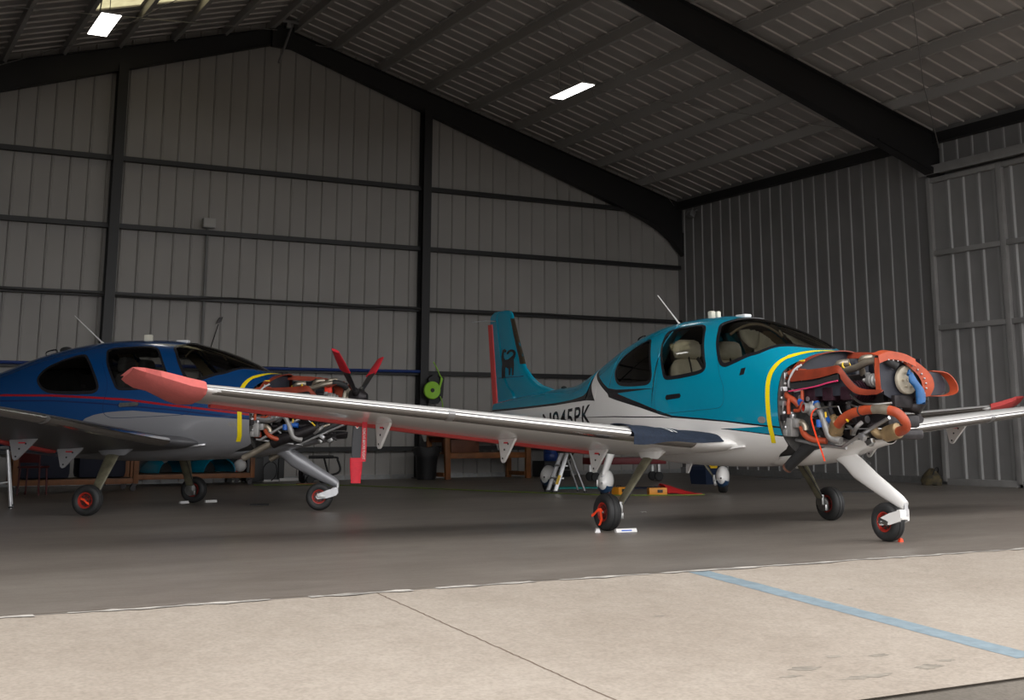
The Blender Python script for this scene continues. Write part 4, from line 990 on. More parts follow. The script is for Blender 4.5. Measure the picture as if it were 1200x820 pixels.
        q = MB(); q.lathe([(.046, -.005), (.049, 0), (.046, .005)], (3.11, -.36, 1.08), (0, .4, -1), 20); B(q, 'duct_clamp', RUBBER)
        cn = MB(); cn.lathe([(.05, -.08), (.07, -.078), (.074, 0), (.07, .07), (.045, .085)], (2.86, -.27, 1.0), (1, .1, .25), 24); silver_tube(cn, [(2.76, -.28, .97), (2.7, -.3, .985), (2.64, -.32, 1.05)], .04, 5, 14); B(cn, 'heat_exchanger', GOLDWRAP)
        bt = MB(); silver_tube(bt, [(2.05, -.36, 1.02), (1.93, -.36, .93), (1.78, -.36, .84), (1.62, -.36, .745), (1.50, -.36, .665)], [.05, .055, .058, .055, .05], 6, 18); B(bt, 'exhaust_boot', RUBBER)
        B(MB().lathe([(.05, 0), (.052, .03), (.04, .03)], (1.50, -.36, .668), (-.8, 0, -.55), 18), 'exhaust_tip', mat('rust', (.12, .05, .03), .7))
        B(MB().lathe([(.045, -.08), (.05, 0), (.045, .05)], (1.98, .12, .68), (-.8, 0, -.4), 18).ball((2.02, .12, .70), (.12, .06, .04), 14), 'far_exhaust_tip', RUBBER)
    else:
        q = MB(); silver_tube(q, [(2.55, -.36, 1.10), (2.3, -.40, 1.0), (2.05, -.40, .93), (1.92, -.38, .88)], .075, 5, 18); B(q, 'muffler', DARKMET)
        q = MB(); silver_tube(q, [(1.95, -.40, .90), (1.75, -.40, .80), (1.52, -.40, .68)], .042, 5, 16); B(q, 'tailpipe', TANMETAL)
        q = MB(); silver_tube(q, [(2.0, .1, .80), (1.85, .1, .74), (1.7, .1, .66)], .042, 5, 16); B(q, 'tailpipe', TANMETAL)
        q = MB(); silver_tube(q, [(1.70, -.46, 1.20), (1.9, -.47, 1.19), (2.05, -.46, 1.24), (2.22, -.44, 1.30)], [.045, .05, .055, .05], 6, 16); B(q, 'intercooler_pipe', ALU)
        B(MB().lathe([(.05, 0), (.058, .01), (.058, .06), (.05, .07)], (2.22, -.45, 1.30), (.8, -.3, .3), 18), 'red_cap', mat('cap_red', (.6, .06, .02), .4))
        B(silver_tube(MB(), [(1.78, -.47, .92), (2.05, -.46, 1.08), (2.3, -.44, 1.19)], .021, 3, 12), 'engine_mount_tube', ALU)
        B(MB().tube([(1.72, -.44, 1.1), (1.74, -.45, .95)], .05, 14), 'orange_sleeve', ORANGED)
        B(silver_tube(MB(), [(2.2, -.36, .90), (2.5, -.35, 1.02), (2.75, -.3, 1.12), (2.85, -.25, 1.2)], .05, 5, 16), 'air_duct', RUBBER)
        B(silver_tube(MB(), [(2.25, -.43, .95), (2.5, -.42, 1.05), (2.7, -.38, 1.12)], .018, 4, 10), 'drain_pipe', TANMETAL)
    # mount tubes, cables, pump bits
    for pts in ([(1.70, -.42, .93), (1.95, -.40, .89), (2.32, -.34, .855)], [(2.30, -.36, .87), (2.6, -.36, 1.0), (2.92, -.36, 1.13)], [(1.70, -.36, 1.3), (2.0, -.3, 1.0), (2.3, -.25, .9)]):
        B(MB().tube(pts, .017, 10), 'engine_mount', ALU)
    for pts, r in (([(2.0, -.46, 1.18), (2.12, -.49, 1.22), (2.25, -.5, 1.235), (2.4, -.5, 1.24)], .008), ([(2.4, -.49, 1.24), (2.44, -.5, 1.18), (2.50, -.5, 1.13)], .007), ([(2.5, -.48, 1.27), (2.62, -.5, 1.24), (2.7, -.48, 1.22)], .009), ([(2.55, -.47, 1.35), (2.7, -.5, 1.27), (2.85, -.47, 1.25), (3.0, -.4, 1.26)], .011)):
        q = MB(); silver_tube(q, pts, r, 6, 8); B(q, 'ignition_lead', STEEL)
    B(MB().tube([(2.49, -.5, 1.145), (2.54, -.505, 1.10)], .011, 8).tube([(2.23, -.5, 1.19), (2.235, -.5, 1.14)], .010, 8), 'yellow_boot', YEL)
    rnd = random.Random(3)
    for k in range(16):
        x, y, z = rnd.uniform(2.0, 2.85), -rnd.uniform(.2, .42), rnd.uniform(.90, 1.05)
        q = MB(); 
        if k % 2: q.box((x, y, z), (rnd.uniform(.03, .09), .05, rnd.uniform(.03, .07)), bev=.008, rot=RY(rnd.uniform(-.6, .6)))
        else: silver_tube(q, [(x, y, z), (x + rnd.uniform(-.1, .1), y - .04, z + .05), (x + rnd.uniform(-.16, .16), y, z + .09)], rnd.uniform(.008, .02), 5, 8)
        B(q, 'accessory', [GREYPART, ALU, DARKMET, STEEL][k % 4])
    B(MB().box((2.25, 0, .98), (1.0, .5, .1), bev=.04).box((2.35, 0, 1.1), (.8, .4, .12), bev=.03), 'oil_pan', DARKMET)
    # propeller flange
    fl = MB(); fl.lathe([(.0, .030), (.02, .030), (.022, .022), (.115, .022), (.128, .020), (.135, .010), (.135, -.012), (.06, -.03), (.06, -.12)], (2.80, 0, 1.48), (1, 0, 0), 36)
    for k in range(6): fl.lathe([(0, .0), (.012, 0), (.012, .035), (0, .036)], (2.815, .07 * math.cos(k * PI / 3), 1.48 + .07 * math.sin(k * PI / 3)), (1, 0, 0), 10)
    B(fl, 'prop_flange', CREAMMET)
    # nose bowl plates
    if kind == 'teal':
        pl = MB(); 
        pl.prism([(-.29, 1.36), (-.30, 1.69), (-.22, 1.73), (-.05, 1.70), (.10, 1.62), (.16, 1.5), (.16, 1.36), (.06, 1.26), (-.08, 1.26)], lambda u, v, h: (2.76 + h, u, v), -.006, .006); B(pl, 'front_baffle', BAFFLE)
        sf = MB(); A2 = crv([(2.77, -.30, 1.36), (2.77, -.31, 1.55), (2.775, -.305, 1.68)], [1] * 3, 4)[0]; sf.sheet([[tuple(p) for p in A2], [(p.x - .05, p.y - .01, p.z) for p in A2]], .008); B(sf, 'inlet_seal', ORANGE)
        sf = MB(); A2 = crv([(2.72, -.32, 1.70), (2.76, -.22, 1.735), (2.82, -.10, 1.715), (2.86, .0, 1.665)], [1] * 4, 4)[0]; sf.sheet([[(p.x - .03, p.y, p.z + .01) for p in A2], [tuple((p.x + .06, p.y, p.z - .005)) for p in A2], [(p.x + .07, p.y, p.z - .075) for p in A2]], .008); B(sf, 'inlet_seal', ORANGE)
        sf = MB(); A2 = crv([(2.82, -.03, 1.70), (2.87, .05, 1.655), (2.92, .13, 1.58), (2.95, .18, 1.50), (2.955, .19, 1.41), (2.93, .16, 1.33)], [1] * 6, 4)[0]
        sf.sheet([[(p.x - .05, p.y - .10, p.z - .02) for p in A2], [tuple(p) for p in A2], [(p.x - .10, p.y + .10, p.z + .005) for p in A2]], .008); 
        B(sf, 'nose_plate', ORANGE)
        rv = MB()
        for i in range(2, len(A2), 2): rv.ball((A2[i].x - .025, A2[i].y - .075, A2[i].z - .01), .010, 8)
        for t in np.linspace(0, 1, 5): rv.ball((2.87 + .01 * t, -.28 + .22 * t, 1.655 - .02 * t), .008, 8)
        B(rv, 'rivet_row', ALU)
        lp = MB(); A2 = crv([(2.86, .28, 1.57), (2.93, .40, 1.55), (2.98, .46, 1.46), (2.99, .46, 1.37), (2.93, .40, 1.335), (2.83, .26, 1.33)], [1] * 6, 4)[0]
        lp.sheet([[tuple(p) for p in A2], [(p.x - .10, p.y, p.z) for p in A2]], .008); B(lp, 'inlet_lip', ORANGE)
        B(MB().prism([(.22, 1.34), (.22, 1.56), (.38, 1.54), (.43, 1.46), (.43, 1.38), (.36, 1.345)], lambda u, v, h: (2.86 + h, u, v), -.005, .005), 'inlet_duct', BAFFLE)
        B(MB().prism([(.10, 1.24), (.07, 1.59), (.10, 1.57), (.155, 1.49), (.17, 1.38), (.15, 1.25)], lambda u, v, h: (2.80 + h, u, v), 0, .05), 'inlet_frame', RUBBER)
        B(MB().box((2.76, -.05, 1.28), (.10, .24, .12), bev=.02).tube([(2.7, .05, 1.25), (2.8, .12, 1.22), (2.82, .16, 1.3)], .06, 14), 'starter', DARKMET)
    else:
        for y in (-.22, .22):
            A2 = crv([(2.70, y - .1, 1.62), (2.76, y, 1.66), (2.78, y + .1, 1.60), (2.76, y + .13, 1.48)], [1] * 4, 4)[0]
            B(MB().sheet([[tuple(p) for p in A2], [(p.x - .12, p.y, p.z - .01) for p in A2]], .008), 'inlet_seal', ORANGED)
        B(MB().box((2.62, -.25, 1.58), (.10, .05, .10), bev=.015), 'red_cap', mat('bright_red', (.9, .05, .02), .4))
    return e
SIDE_T = [(1.74, 1.595), (1.9, 1.597), (2.1, 1.60), (2.3, 1.612), (2.41, 1.615), (2.47, 1.565), (2.56, 1.475), (2.66, 1.405), (2.78, 1.38), (2.98, 1.37)]
SIDE_B = [(1.75, 1.49), (1.9, 1.495), (2.1, 1.505), (2.3, 1.53), (2.43, 1.545), (2.47, 1.49), (2.56, 1.405), (2.66, 1.35), (2.78, 1.333), (2.93, 1.335)]

# ---- propeller
def make_prop(root):
    p = empty('propeller', (2.95, 0, 1.48), 0, root)
    h = MB(); h.lathe([(.06, -.12), (.10, -.10), (.115, -.04), (.115, .05), (.08, .09), (.05, .13), (.0, .14)], (0, 0, 0), (1, 0, 0), 28)
    for k in range(3):
        t = PI + k * 2 * PI / 3; h.lathe([(.05, .08), (.055, .12), (.05, .17), (.04, .19)], (0, 0, 0), (0, math.sin(t), math.cos(t)), 18)
    h.build('hub', DARKMET, p)
    q = MB(); 
    for k in range(3):
        t = PI + k * 2 * PI / 3 + 1.0; q.lathe([(0, 0), (.02, 0), (.02, .05), (0, .05)], (0.02, .12 * math.sin(t), .12 * math.cos(t)), (1, 0, 0), 10)
    q.build('counterweight', STEEL, p)
    def sec(r):
        c = float(np.interp(r, [.12, .2, .35, .6, .85, 1.0, 1.04], [.05, .07, .115, .135, .12, .09, .03])); t = float(np.interp(r, [.12, .2, .4, 1.04], [.045, .04, .024, .008]))
        tw = math.radians(float(np.interp(r, [.12, .3, 1.04], [72, 68, 62])))
        return c, t, tw
    def blade(k, m, r0, r1, grow, name, parent):
        t = PI + k * 2 * PI / 3; U_ = Vector((0, math.sin(t), math.cos(t))); V_ = Vector((0, math.cos(t), -math.sin(t))); X_ = Vector((1, 0, 0)); b = MB(); rows = []
        for r in np.linspace(r0 * 1.0, r1, 14):
            c, th, tw = sec(min(r * .92, 1.0)); c += grow; th += grow * .6
            if grow: c = max(c, .10)
            cd = V_ * math.cos(tw) - X_ * math.sin(tw); nd = X_ * math.cos(tw) + V_ * math.sin(tw)
            rows.append([tuple(U_ * r + cd * (math.cos(a) * c / 2) + nd * (math.sin(a) * th / 2)) for a in np.linspace(0, 2 * PI, 21)[:-1]])
        b.grid(rows, closed=True); b.f.append(tuple(range(20))); b.m.append(0); b.f.append(tuple(13 * 20 + i for i in range(20))); b.m.append(0)
        return b.build(name, m, parent, 50)
    for k in range(3):
        blade(k, PROPBLK, .14, 1.09, 0, 'blade', p); blade(k, COVRED, .80 if k == 0 else .66, 1.13, .045, 'blade_cover', p)
    c, th, tw = sec(.36); 
    lg = MB(); cd = Vector((0, -1, 0)) * math.cos(tw) + Vector((1, 0, 0)) * math.sin(tw)
    # maker's oval on the lower blade, facing the right wing
    nd = Vector((math.cos(tw), -math.sin(tw), 0))
    for s_, mi, rr in ((.0165, 0, 1.0), (.0185, 1, .72)):
        pts = [(math.cos(a) * .024 * rr, math.sin(a) * .045 * rr) for a in np.linspace(0, 2 * PI, 25)[:-1]]
        lg.add([tuple(Vector((0, 0, -.37 + v)) + Vector((-math.sin(tw), -math.cos(tw), 0)) * u + nd * s_) for u, v in pts], [tuple(range(24))], mi)
    lg.build('blade_badge', [CREAM, PRINTRED], p)
    return p

# ---- common airframe
def common(root, kind):
    teal = kind == 'teal'
    body = WHITE if teal else SILVER
    third = kind == 'third'; body = WHITE if third else body
    build_fuselage(teal_bands if teal else third_bands if third else blue_bands, root)
    make_cabin(root, LEATHER if teal else LINING)
    for s in (-1, 1):
        wo = make_wing(root, s, WHITE if teal or third else WINGDK, 4.6 if third and s < 0 else 6.24)
        if not third: te_cover(wo, s, 1.25, 5.62)
        main_gear(root, s, RIMRED)
    make_tail(root, TEAL if teal else NAVY if third else BLUE, BRONZE, teal)
    nose_gear(root, body, RIMRED, NOSETURN[kind])
    if third: make_cowl(root)
    else: make_engine(root, kind)
    # lower cowl shelf left on the airplane
    tr = MB(); rows = []
    for x, w_, z in ((.96, .28, .698), (1.3, .33, .705), (1.6, .345, .73), (1.9, .32, .785), (2.2, .24, .86), (2.4, .17, .903), (2.55, .10, .928)):
        rows.append([(x, math.sin(t) * w_, z - math.cos(t) * .05 + .02 + .035 * abs(math.sin(t)) ** 3) for t in np.linspace(-PI / 2, PI / 2, 15)])
    tr.sheet(rows, -.008); tr.build('lower_cowl_shelf', body, root, 60)
    # door: seam, handle, hinge; step, steps, vents, aerials, tape
    sm_ = MB(); seam = [(.60, 1.98), (.74, 1.70), (.80, 1.585), (.86, 1.495), (.885, 1.40), (.885, 1.32), (.85, 1.275), (.777, 1.25), (.49, 1.235), (-.14, 1.212), (-.30, 1.235), (-.36, 1.30), (-.37, 1.40), (-.345, 1.55), (-.36, 1.70), (-.50, 1.95)]
    sm2 = crv([(x, 0, z) for x, z in seam], [1] * len(seam), 6)[0]; strip(sm_, [(p.x, p.z) for p in sm2], .006, .0015); sm_.build('door_seam', NAVY if not teal else mat('seam_teal', (0, .07, .11), .5), root)
    hd = MB(); pts = [(-.12, 1.41), (.13, 1.42), (.155, 1.395), (.13, 1.37), (-.12, 1.355), (-.14, 1.38)]
    c0 = side(0, 1.39)[1]; hd.prism(pts, lambda u, v, h: (u, side(u, v)[1] - h, v), -.002, .014 if not teal else .006); hd.build('door_handle', BLACKP if teal else STEEL, root)
    if teal:
        vt = MB(); vt.prism([(1.10, 1.575), (1.16, 1.585), (1.165, 1.655), (1.105, 1.645)], lambda u, v, h: (u, side(u, v)[1] - h, v), -.002, .004); vt.build('side_vent', BLACKP, root)
    ov = MB(); ov.prism([(1.44 + math.cos(a) * .055, 1.125 + math.sin(a) * .034) for a in np.linspace(0, 2 * PI, 21)[:-1]], lambda u, v, h: (u, side(u, v)[1] - h, v), -.002, .003); ov.build('oval_plate', GREYPART, root)
    stp = MB(); stp.prism([(.78, .03), (.80, -.05), (.98, -.08), (1.06, -.05), (1.07, .03)], lambda u, v, h: (u, -.535 + v, .845 + (u - .9) * .12 + h), -.010, .010); stp.build('boarding_step', WHITE if teal else ALU, root)
    if third: return
    tp = MB()
    tpx = crv([(1.50, 0, .90), (1.535, 0, .985), (1.545, 0, 1.15), (1.535, 0, 1.35), (1.525, 0, 1.48), (1.53, 0, 1.58), (1.56, 0, 1.665), (1.60, 0, 1.72)], [1] * 8, 5)[0]
    r0 = []; r1 = []
    for p in tpx: r0.append(side(p.x + .03, p.z, .003)); r1.append(side(p.x - .03, p.z, .003))
    aa = float(aofz(1.6, 1.72))
    for t in np.linspace(0, 1, 10)[1:]:
        a = aa + (PI / 2 + .3 - aa) * t; xm = 1.60 + .25 * math.sin(t * PI / 2) ** 1.0
        r0.append(F(xm + .03 * (1 - .3 * t), a, .003)); r1.append(F(xm - .03 * (1 - .3 * t), a, .003))
    tp.grid([r0, r1]); tp.build('masking_tape', TAPE, root)
    an = MB(); an.tube([(-.80, 0, 2.25), (-.84, 0, 2.29), (-1.26, 0, 2.65)], [.022, .010, .006], 8); an.build('whip_aerial', WHITEPL, root)
    if teal:
        MB().box((-.18, 0, 2.325), (.075, .06, .085), bev=.015).build('beacon', CREAM, root); MB().box((-.06, 0, 2.32), (.05, .05, .07), bev=.012).build('beacon', CREAM, root)
    else: MB().box((-.12, 0, 2.32), (.10, .08, .09), bev=.012).build('beacon', CREAM, root)
    MB().box((.40, 0, 2.265), (.17, .10, .035), bev=.014).build('gps_aerial', WHITEPL, root)
    MB().tube([(-1.62, -.05, 2.08), (-1.62, -.05, 2.14), (-1.48, -.05, 2.17), (-1.46, -.05, 2.12)], .010, 8, smooth=3).build('roof_handle', BLACKP, root)
    if not teal: MB().ball((-1.35, 0, 2.165), (.10, .05, .05), 14).build('roof_light', RUBBER, root)
    for x, y in ((-.42, -.15),): MB().prism([(x, .66), (x - .10, .66), (x - .11, .55), (x - .07, .55)], lambda u, v, h, y=y: (u, y + h, v), -.01, .01).build('belly_aerial', WHITE if teal else ALU, root)
    if teal:
        MB().prism([(-4.0, 1.02), (-4.35, .87), (-5.05, .90), (-5.35, 1.2), (-4.5, 1.2)], lambda u, v, h: (u, h, v), -.02, .02).build('ventral_fin', TEAL, root)
        MB().ball((-3.55, 0, 1.605), (.06, .03, .025), 12).build('spine_light', RUBBER, root)
        vs, fs = text_poly('N945PK', .335, .014, .12, 1.08)
        xs_ = [v[0] for v in vs]; L = max(xs_) - min(xs_); k = 1.62 / L; x0 = min(xs_)
        t = MB(); t.add([side(-3.68 + (u - x0) * k, 1.015 + v * 1.0 + ((u - x0) * k) * .062, .002) for u, v in vs], fs); t.build('registration', BLACKP, root)
NOSETURN = {'teal': math.radians(0), 'blue': math.radians(10), 'third': 0}
def make_cowl(root):
    c = MB(); rows = []; ss = np.linspace(-PI / 2, 1.5 * PI, 57)[:-1]
    for x, k in ((1.0, 1.0), (1.3, 1.0), (1.6, 1.0), (1.9, 1.0), (2.2, .98), (2.4, .93), (2.52, .84), (2.6, .66), (2.62, .4)):
        P_ = F(np.full(len(ss), x), ss, .004); zc = 1.30
        rows.append([(x, p[1] * k, zc + (p[2] - zc) * k) for p in P_])
    c.grid(rows[2:], closed=True); c.f.append(tuple(6 * 56 + i for i in range(56))); c.m.append(0)
    c.build('cowling', WHITE, root, 60)
    b = MB(); b.grid([[(x, y * .9, z) for y, z in ((-.4, .80), (-.2, .74), (0, .72), (.2, .74), (.4, .80))] for x in (.98, 1.4, 1.66)]); b.build('belly_panel', WHITE, root)
    def pant(name, x, y):
        p = MB(); rows = []
        for q, hh, w_, zc in ((.30, .015, .015, .22), (.27, .08, .06, .22), (.19, .145, .10, .225), (.05, .18, .115, .235), (-.12, .165, .105, .245), (-.28, .11, .065, .255), (-.40, .02, .012, .265)):
            rows.append([(x + q, y + math.cos(t) * w_, zc + .03 + math.sin(t) * hh) for t in np.linspace(0, 2 * PI, 29)[:-1]])
        p.grid(rows, closed=True); po = p.build(name, WHITE, root, 60)
        bnd = MB(); rws = []
        for q, hh, w_, zc in ((.26, .095, .065, .22), (.19, .148, .102, .225), (.05, .183, .117, .235), (-.12, .168, .107, .245), (-.26, .118, .07, .255)):
            rws.append([(x + q, y + math.cos(t) * (w_ + .003), zc + .03 + math.sin(t) * (hh + .003)) for t in np.linspace(PI * 1.12, PI * 1.88, 15)])
        bnd.sheet(rws, .003); bnd.build('blue_band', mat('fairing_blue', (.012, .05, .12), .35), po)
    pant('wheel_fairing', 2.465, 0)
    for s in (1, -1): pant('wheel_fairing', -.035, s * 1.53)
    MB().tube([(.98, -.34, 1.0), (1.0, -.36, 1.01)], .01, 6).build('fuel_drain', STEEL, root)

# ------------------------------------------------------------------ the two airplanes
TP, TH_ = (8.80, 11.55, 0), math.radians(-90)
BP, BH = (4.03, 18.23, 0), math.radians(-39)
teal = empty('airplane', TP, TH_)
tag(teal, 'teal and white low-wing airplane with bare engine, black mountain-animal emblem on the tail', 'airplane')
common(teal, 'teal')
blue = empty('airplane', BP, BH)
tag(blue, 'blue and silver low-wing airplane with a red side stripe and covered propeller blades', 'airplane')
common(blue, 'blue'); make_prop(blue)
bpy.context.view_layer.update()
def loc2w(root, p):
    th = root.rotation_euler.z; c, s = math.cos(th), math.sin(th)
    return (root.location.x + c * p[0] - s * p[1], root.location.y + s * p[0] + c * p[1], p[2])
def place(root, o):
    o.location = root.location; o.rotation_euler = root.rotation_euler; return o

# foam covers on the wing tips
for s, root, lb in ((-1, teal, 'salmon foam cover over the near wing tip of the teal airplane'),):
    o = tip_cover(s).build('wing_tip_cover', SALMON if s < 0 else REDFOAM, None, 30); place(root, o); tag(o, lb, 'wing cover', 'wing tip covers')
# denim cloth over the wing root of the teal airplane
cl = MB(); rows = []
rnd = random.Random(5)
for i, y in enumerate(np.linspace(-.70, -1.66, 34)):
    k = i / 33; r = []
    us_t = list(np.linspace(.30, .0, 14)); 
    hang = .008 + .105 * k + .012 * math.sin(k * 9)
    for u in us_t:
        p = wpt(y, u, True, .018 + .004 * math.sin(y * 23 + u * 11)); r.append(p)
    p0 = wpt(y, 0, True, .016)
    for q in np.linspace(.2, 1, 7):
        r.append((p0[0] + .012 + .008 * math.sin(y * 14 + 2) * q, y, p0[2] - hang * q * 1.05 + .01))
    rows.append(r)
cl.sheet(rows, .006)
clo = cl.build('fender_cloth', DENIM, None, 60); place(teal, clo); tag(clo, 'dark navy cloth with white slashes draped over the wing root', 'cloth')
lg = MB()
for d0 in (0, .05):
    for w0, y0_ in ((0, -1.10 - d0),):
        rr = [[(wpt(y0_ - .09 * (1 - t) - dy, .015 + .085 * (1 - t), True, .034)) for dy in (0, .024)] for t in np.linspace(0, 1, 8)]
        lg.grid(rr)
lg.build('slash_mark', WHITEPL, clo)

# ribbons
def ribbon(pts, w, m, name, label, root=None, up=(1, 0, 0), th=.003):
    P_ = crv(pts, [1] * len(pts), 6)[0]; a = Vector(up).normalized() * w / 2; o = MB()
    o.sheet([[tuple(p - a) for p in P_], [tuple(p + a) for p in P_]], th)
    o = o.build(name, m, None, 60)
    if root: place(root, o)
    return tag(o, label, 'ribbon', 'warning ribbons')
ribbon([(2.13, -.52, 1.225), (2.09, -.53, 1.20), (2.065, -.535, 1.14), (2.09, -.535, 1.05), (2.15, -.54, .92), (2.20, -.54, .82), (2.235, -.54, .735)], .02, NEON, 'warning_ribbon', 'bright orange ribbon hanging from the engine of the teal airplane', teal)
q = ribbon([(-.0, -1.615, .20), (.01, -1.625, .215), (.0, -1.635, .19), (.005, -1.63, .12), (-.02, -1.64, .06)], .035, NEON, 'warning_ribbon', 'bright orange ribbon tied to the near main wheel of the teal airplane', teal)
ribbon([(-.0, -1.62, .215), (-.05, -1.635, .21), (-.11, -1.64, .17), (-.15, -1.65, .15)], .03, NEON, 'ribbon_tail', 'x', teal, (0, 0, 1))
rt_ = bpy.data.objects['ribbon_tail']; mw = rt_.matrix_world
for k in ('label', 'category', 'group'): del rt_[k]
rt_.parent = q; rt_.location = (0, 0, 0); rt_.rotation_euler = (0, 0, 0)
ribbon([(-.08, -1.615, .21), (-.03, -1.625, .20), (.0, -1.625, .17), (.04, -1.625, .15)], .028, NEON, 'warning_ribbon', 'bright orange ribbon on the red near wheel of the blue airplane', blue, (0, .0, 1))
# remove-before-flight streamer on the near wing
y = -4.12; zb_ = wpt(y, .8, False)[2]; xx = wle(y) - .8 * (wle(y) - wte(y))
o = ribbon([(xx, y, zb_ + .02), (xx, y, zb_ - .1), (xx - .004, y, zb_ - .25), (xx - .008, y - .004, zb_ - .38)], .05, COVRED, 'flight_streamer', 'red streamer with white lettering hanging under the near wing', teal, (.38, .92, 0))
vs, fs = text_poly('REMOVE BEFORE FLIGHT', .036, .01); L = max(v[0] for v in vs)
t = MB(); ux = Vector((.38, .92, 0)); k = .30 / L
t.add([tuple(Vector((xx - .006, y, zb_ - .06 - u * k)) + ux * ((v - .012) * 1.0) + Vector((.92, -.38, 0)) * (-.008)) for u, v in vs], fs)
t.add([tuple(Vector((xx - .006, y, zb_ - .06 - u * k)) + ux * ((v - .012) * 1.0) + Vector((.92, -.38, 0)) * (.008)) for u, v in vs], fs)
t.build('lettering', WHITEPL, o)
# blue glove pulled over the propeller flange
g = MB(); rows = []
for i, (x, y, z, a, b) in enumerate([(2.89, -.035, 1.54, .02, .015), (2.895, -.03, 1.515, .04, .03), (2.91, -.02, 1.465, .05, .05), (2.94, .0, 1.42, .065, .05), (2.95, .01, 1.38, .065, .045), (2.955, .01, 1.33, .065, .05), (2.955, .01, 1.29, .07, .05), (2.955, .01, 1.262, .068, .048)]):
    rows.append([(x + math.cos(t) * a * (1 + .15 * math.sin(3 * t + i)) * .5, y + math.sin(t) * b * (1 + .15 * math.sin(4 * t + i * 2)), z + .01 * math.sin(2 * t + i)) for t in np.linspace(0, 2 * PI, 21)[:-1]])
g.grid(rows, closed=True); g.f.append(tuple(range(20))); g.m.append(0)
silver_tube(g, [(2.88, -.05, 1.52), (2.87, -.03, 1.555), (2.865, -.02, 1.57)], [.02, .015, .008], 3, 10)
o = place(teal, g.build('glove', BLUECLOTH, None, 60)); tag(o, 'blue glove pulled over the bare propeller flange', 'glove')

# chocks and small things by the wheels
def chock(name, c, rz, L, m, label, mk=None, w=.06, h=.036, grp='wheel chocks'):
    o = empty(name, (*c, 0), rz); b = MB(); b.prism([(-w / 2, .001), (w / 2, .001), (w / 2 * .5, h), (-w / 2 * .5, h)], lambda u, v, q: (q, u, v), -L / 2, L / 2)
    b.build('block', m, o)
    if mk: mb_ = MB(); mb_.box((0, -w / 2 * .78, h * .5), (L * .5, .003, h * .34), rot=RX(-.33)); mb_.build('printed_band', mk, o)
    return tag(o, label, 'wheel chock', grp)
wx, wy, _ = loc2w(teal, (-.035, -1.53, 0))
chock('wheel_chock', (wx + .06, wy - .26), math.radians(-8), .23, WHITEPL, 'white chock with blue print in front of the near wheel of the teal airplane', PRINTBLUE)
chock('wheel_chock', (wx - .19, wy - .11), math.radians(62), .16, WHITEPL, 'short white chock beside the near wheel of the teal airplane', PRINTBLUE)
wx, wy, _ = loc2w(blue, (-.035, 1.53, 0))
chock('wheel_chock', (wx - .17, wy - .13), .4, .14, WHITEPL, 'pale chock left of the far wheel of the blue airplane')
chock('wheel_chock', (wx + .24, wy - .06), .2, .18, WHITEPL, 'pale chock right of the far wheel of the blue airplane')
o = MB().prism([(-.022, 0), (.022, 0), (.014, .03), (-.014, .035)], lambda u, v, q: (u, q, v), -.015, .015).build('red_wedge', NEON); o.location = (8.865, 9.0, 0); tag(o, 'small orange wedge on the floor at the nose wheel', 'wedge')

# ------------------------------------------------------------------ third airplane, nose-on and mostly hidden behind the teal one
third = empty('airplane', (12.36, 18.82, 0), -2.328); tag(third, 'white and navy airplane with wheel fairings, mostly hidden behind the teal airplane', 'airplane')
common(third, 'third')
o = tip_cover(1).build('wing_tip_cover', REDFOAM, None, 30); place(third, o); tag(o, 'dark red foam cover on the wing tip of the hidden airplane, by the sliding door', 'wing cover', 'wing tip covers')
# ------------------------------------------------------------------ hangar equipment
# step ladder
ld = empty('step_ladder', (11.3, 19.35, 0), math.radians(-12)); tag(ld, 'small aluminium folding step ladder with a yellow sticker under the near wing', 'step ladder')
for s in (-1, 1):
    r = MB(); r.tube([(-.26, s * .21, 0), (-.02, s * .15, .66)], .042, 8, sx=.5); rr = r.build('side_rail', ALU, ld)
    MB().box((-.262, s * .21, .02), (.09, .05, .04), bev=.01).build('foot', RUBBER, ld)
    MB().tube([(.30, s * .19, 0), (.05, s * .14, .66)], .016, 8).build('rear_leg', ALU, ld); MB().box((.30, s * .19, .015), (.05, .04, .03), bev=.008).build('foot', RUBBER, ld)
for z, x in ((.24, -.175), (.45, -.10)): MB().box((x + .03, 0, z), (.12, .36, .025), bev=.006).build('tread', ALU, ld)
MB().box((.01, 0, .68), (.22, .36, .03), bev=.008).build('top_step', RUBBER, ld)
MB().tube([(-.12, .17, .38), (.16, .165, .37)], .006, 6).tube([(-.12, -.17, .38), (.16, -.165, .37)], .006, 6).build('spreader', STEEL, ld)
MB().box((-.20, -.218, .22), (.05, .006, .16), rot=RY(.35)).build('warning_sticker', YEL, ld)
# timber bench at the back wall
tb = empty('workbench', (13.2, 26.45, 0)); tag(tb, 'orange timber workbench frame at the back wall beside the black bin', 'workbench')
for x in (-1.05, .98):
    for y in (-.42, .42):
        MB().box((x + .03 * (1 if y < 0 else -1), y, .46), (.12, .09, .92), bev=.006, rot=RY(-.04 if x < 0 else .0)).build('leg', WOODO, tb)
    MB().box((x, 0, .10), (.10, .8, .09), bev=.005).build('cross_rail', WOODO, tb)
MB().box((0, -.38, .50), (2.1, .05, .10), bev=.005).build('stretcher', WOODO, tb); MB().box((0, .40, .86), (2.2, .05, .12), bev=.005).build('stretcher', WOODO, tb)
MB().box((0, 0, .95), (2.4, 1.0, .06), bev=.006).build('bench_top', WOODO, tb)
o = MB().box((13.0 - .35, 26.35, .72), (.7, .5, .28), bev=.01).build('timber_box', mat('dark_wood', (.13, .04, .015), .6, noise=.4, nscale=5)); tag(o, 'brown wooden box under the top of the timber workbench', 'box')
o['kind'] = 'thing'
MB().box((0, .0, .56), (2.0, .8, .03)).build('lower_shelf', WOODO, tb)
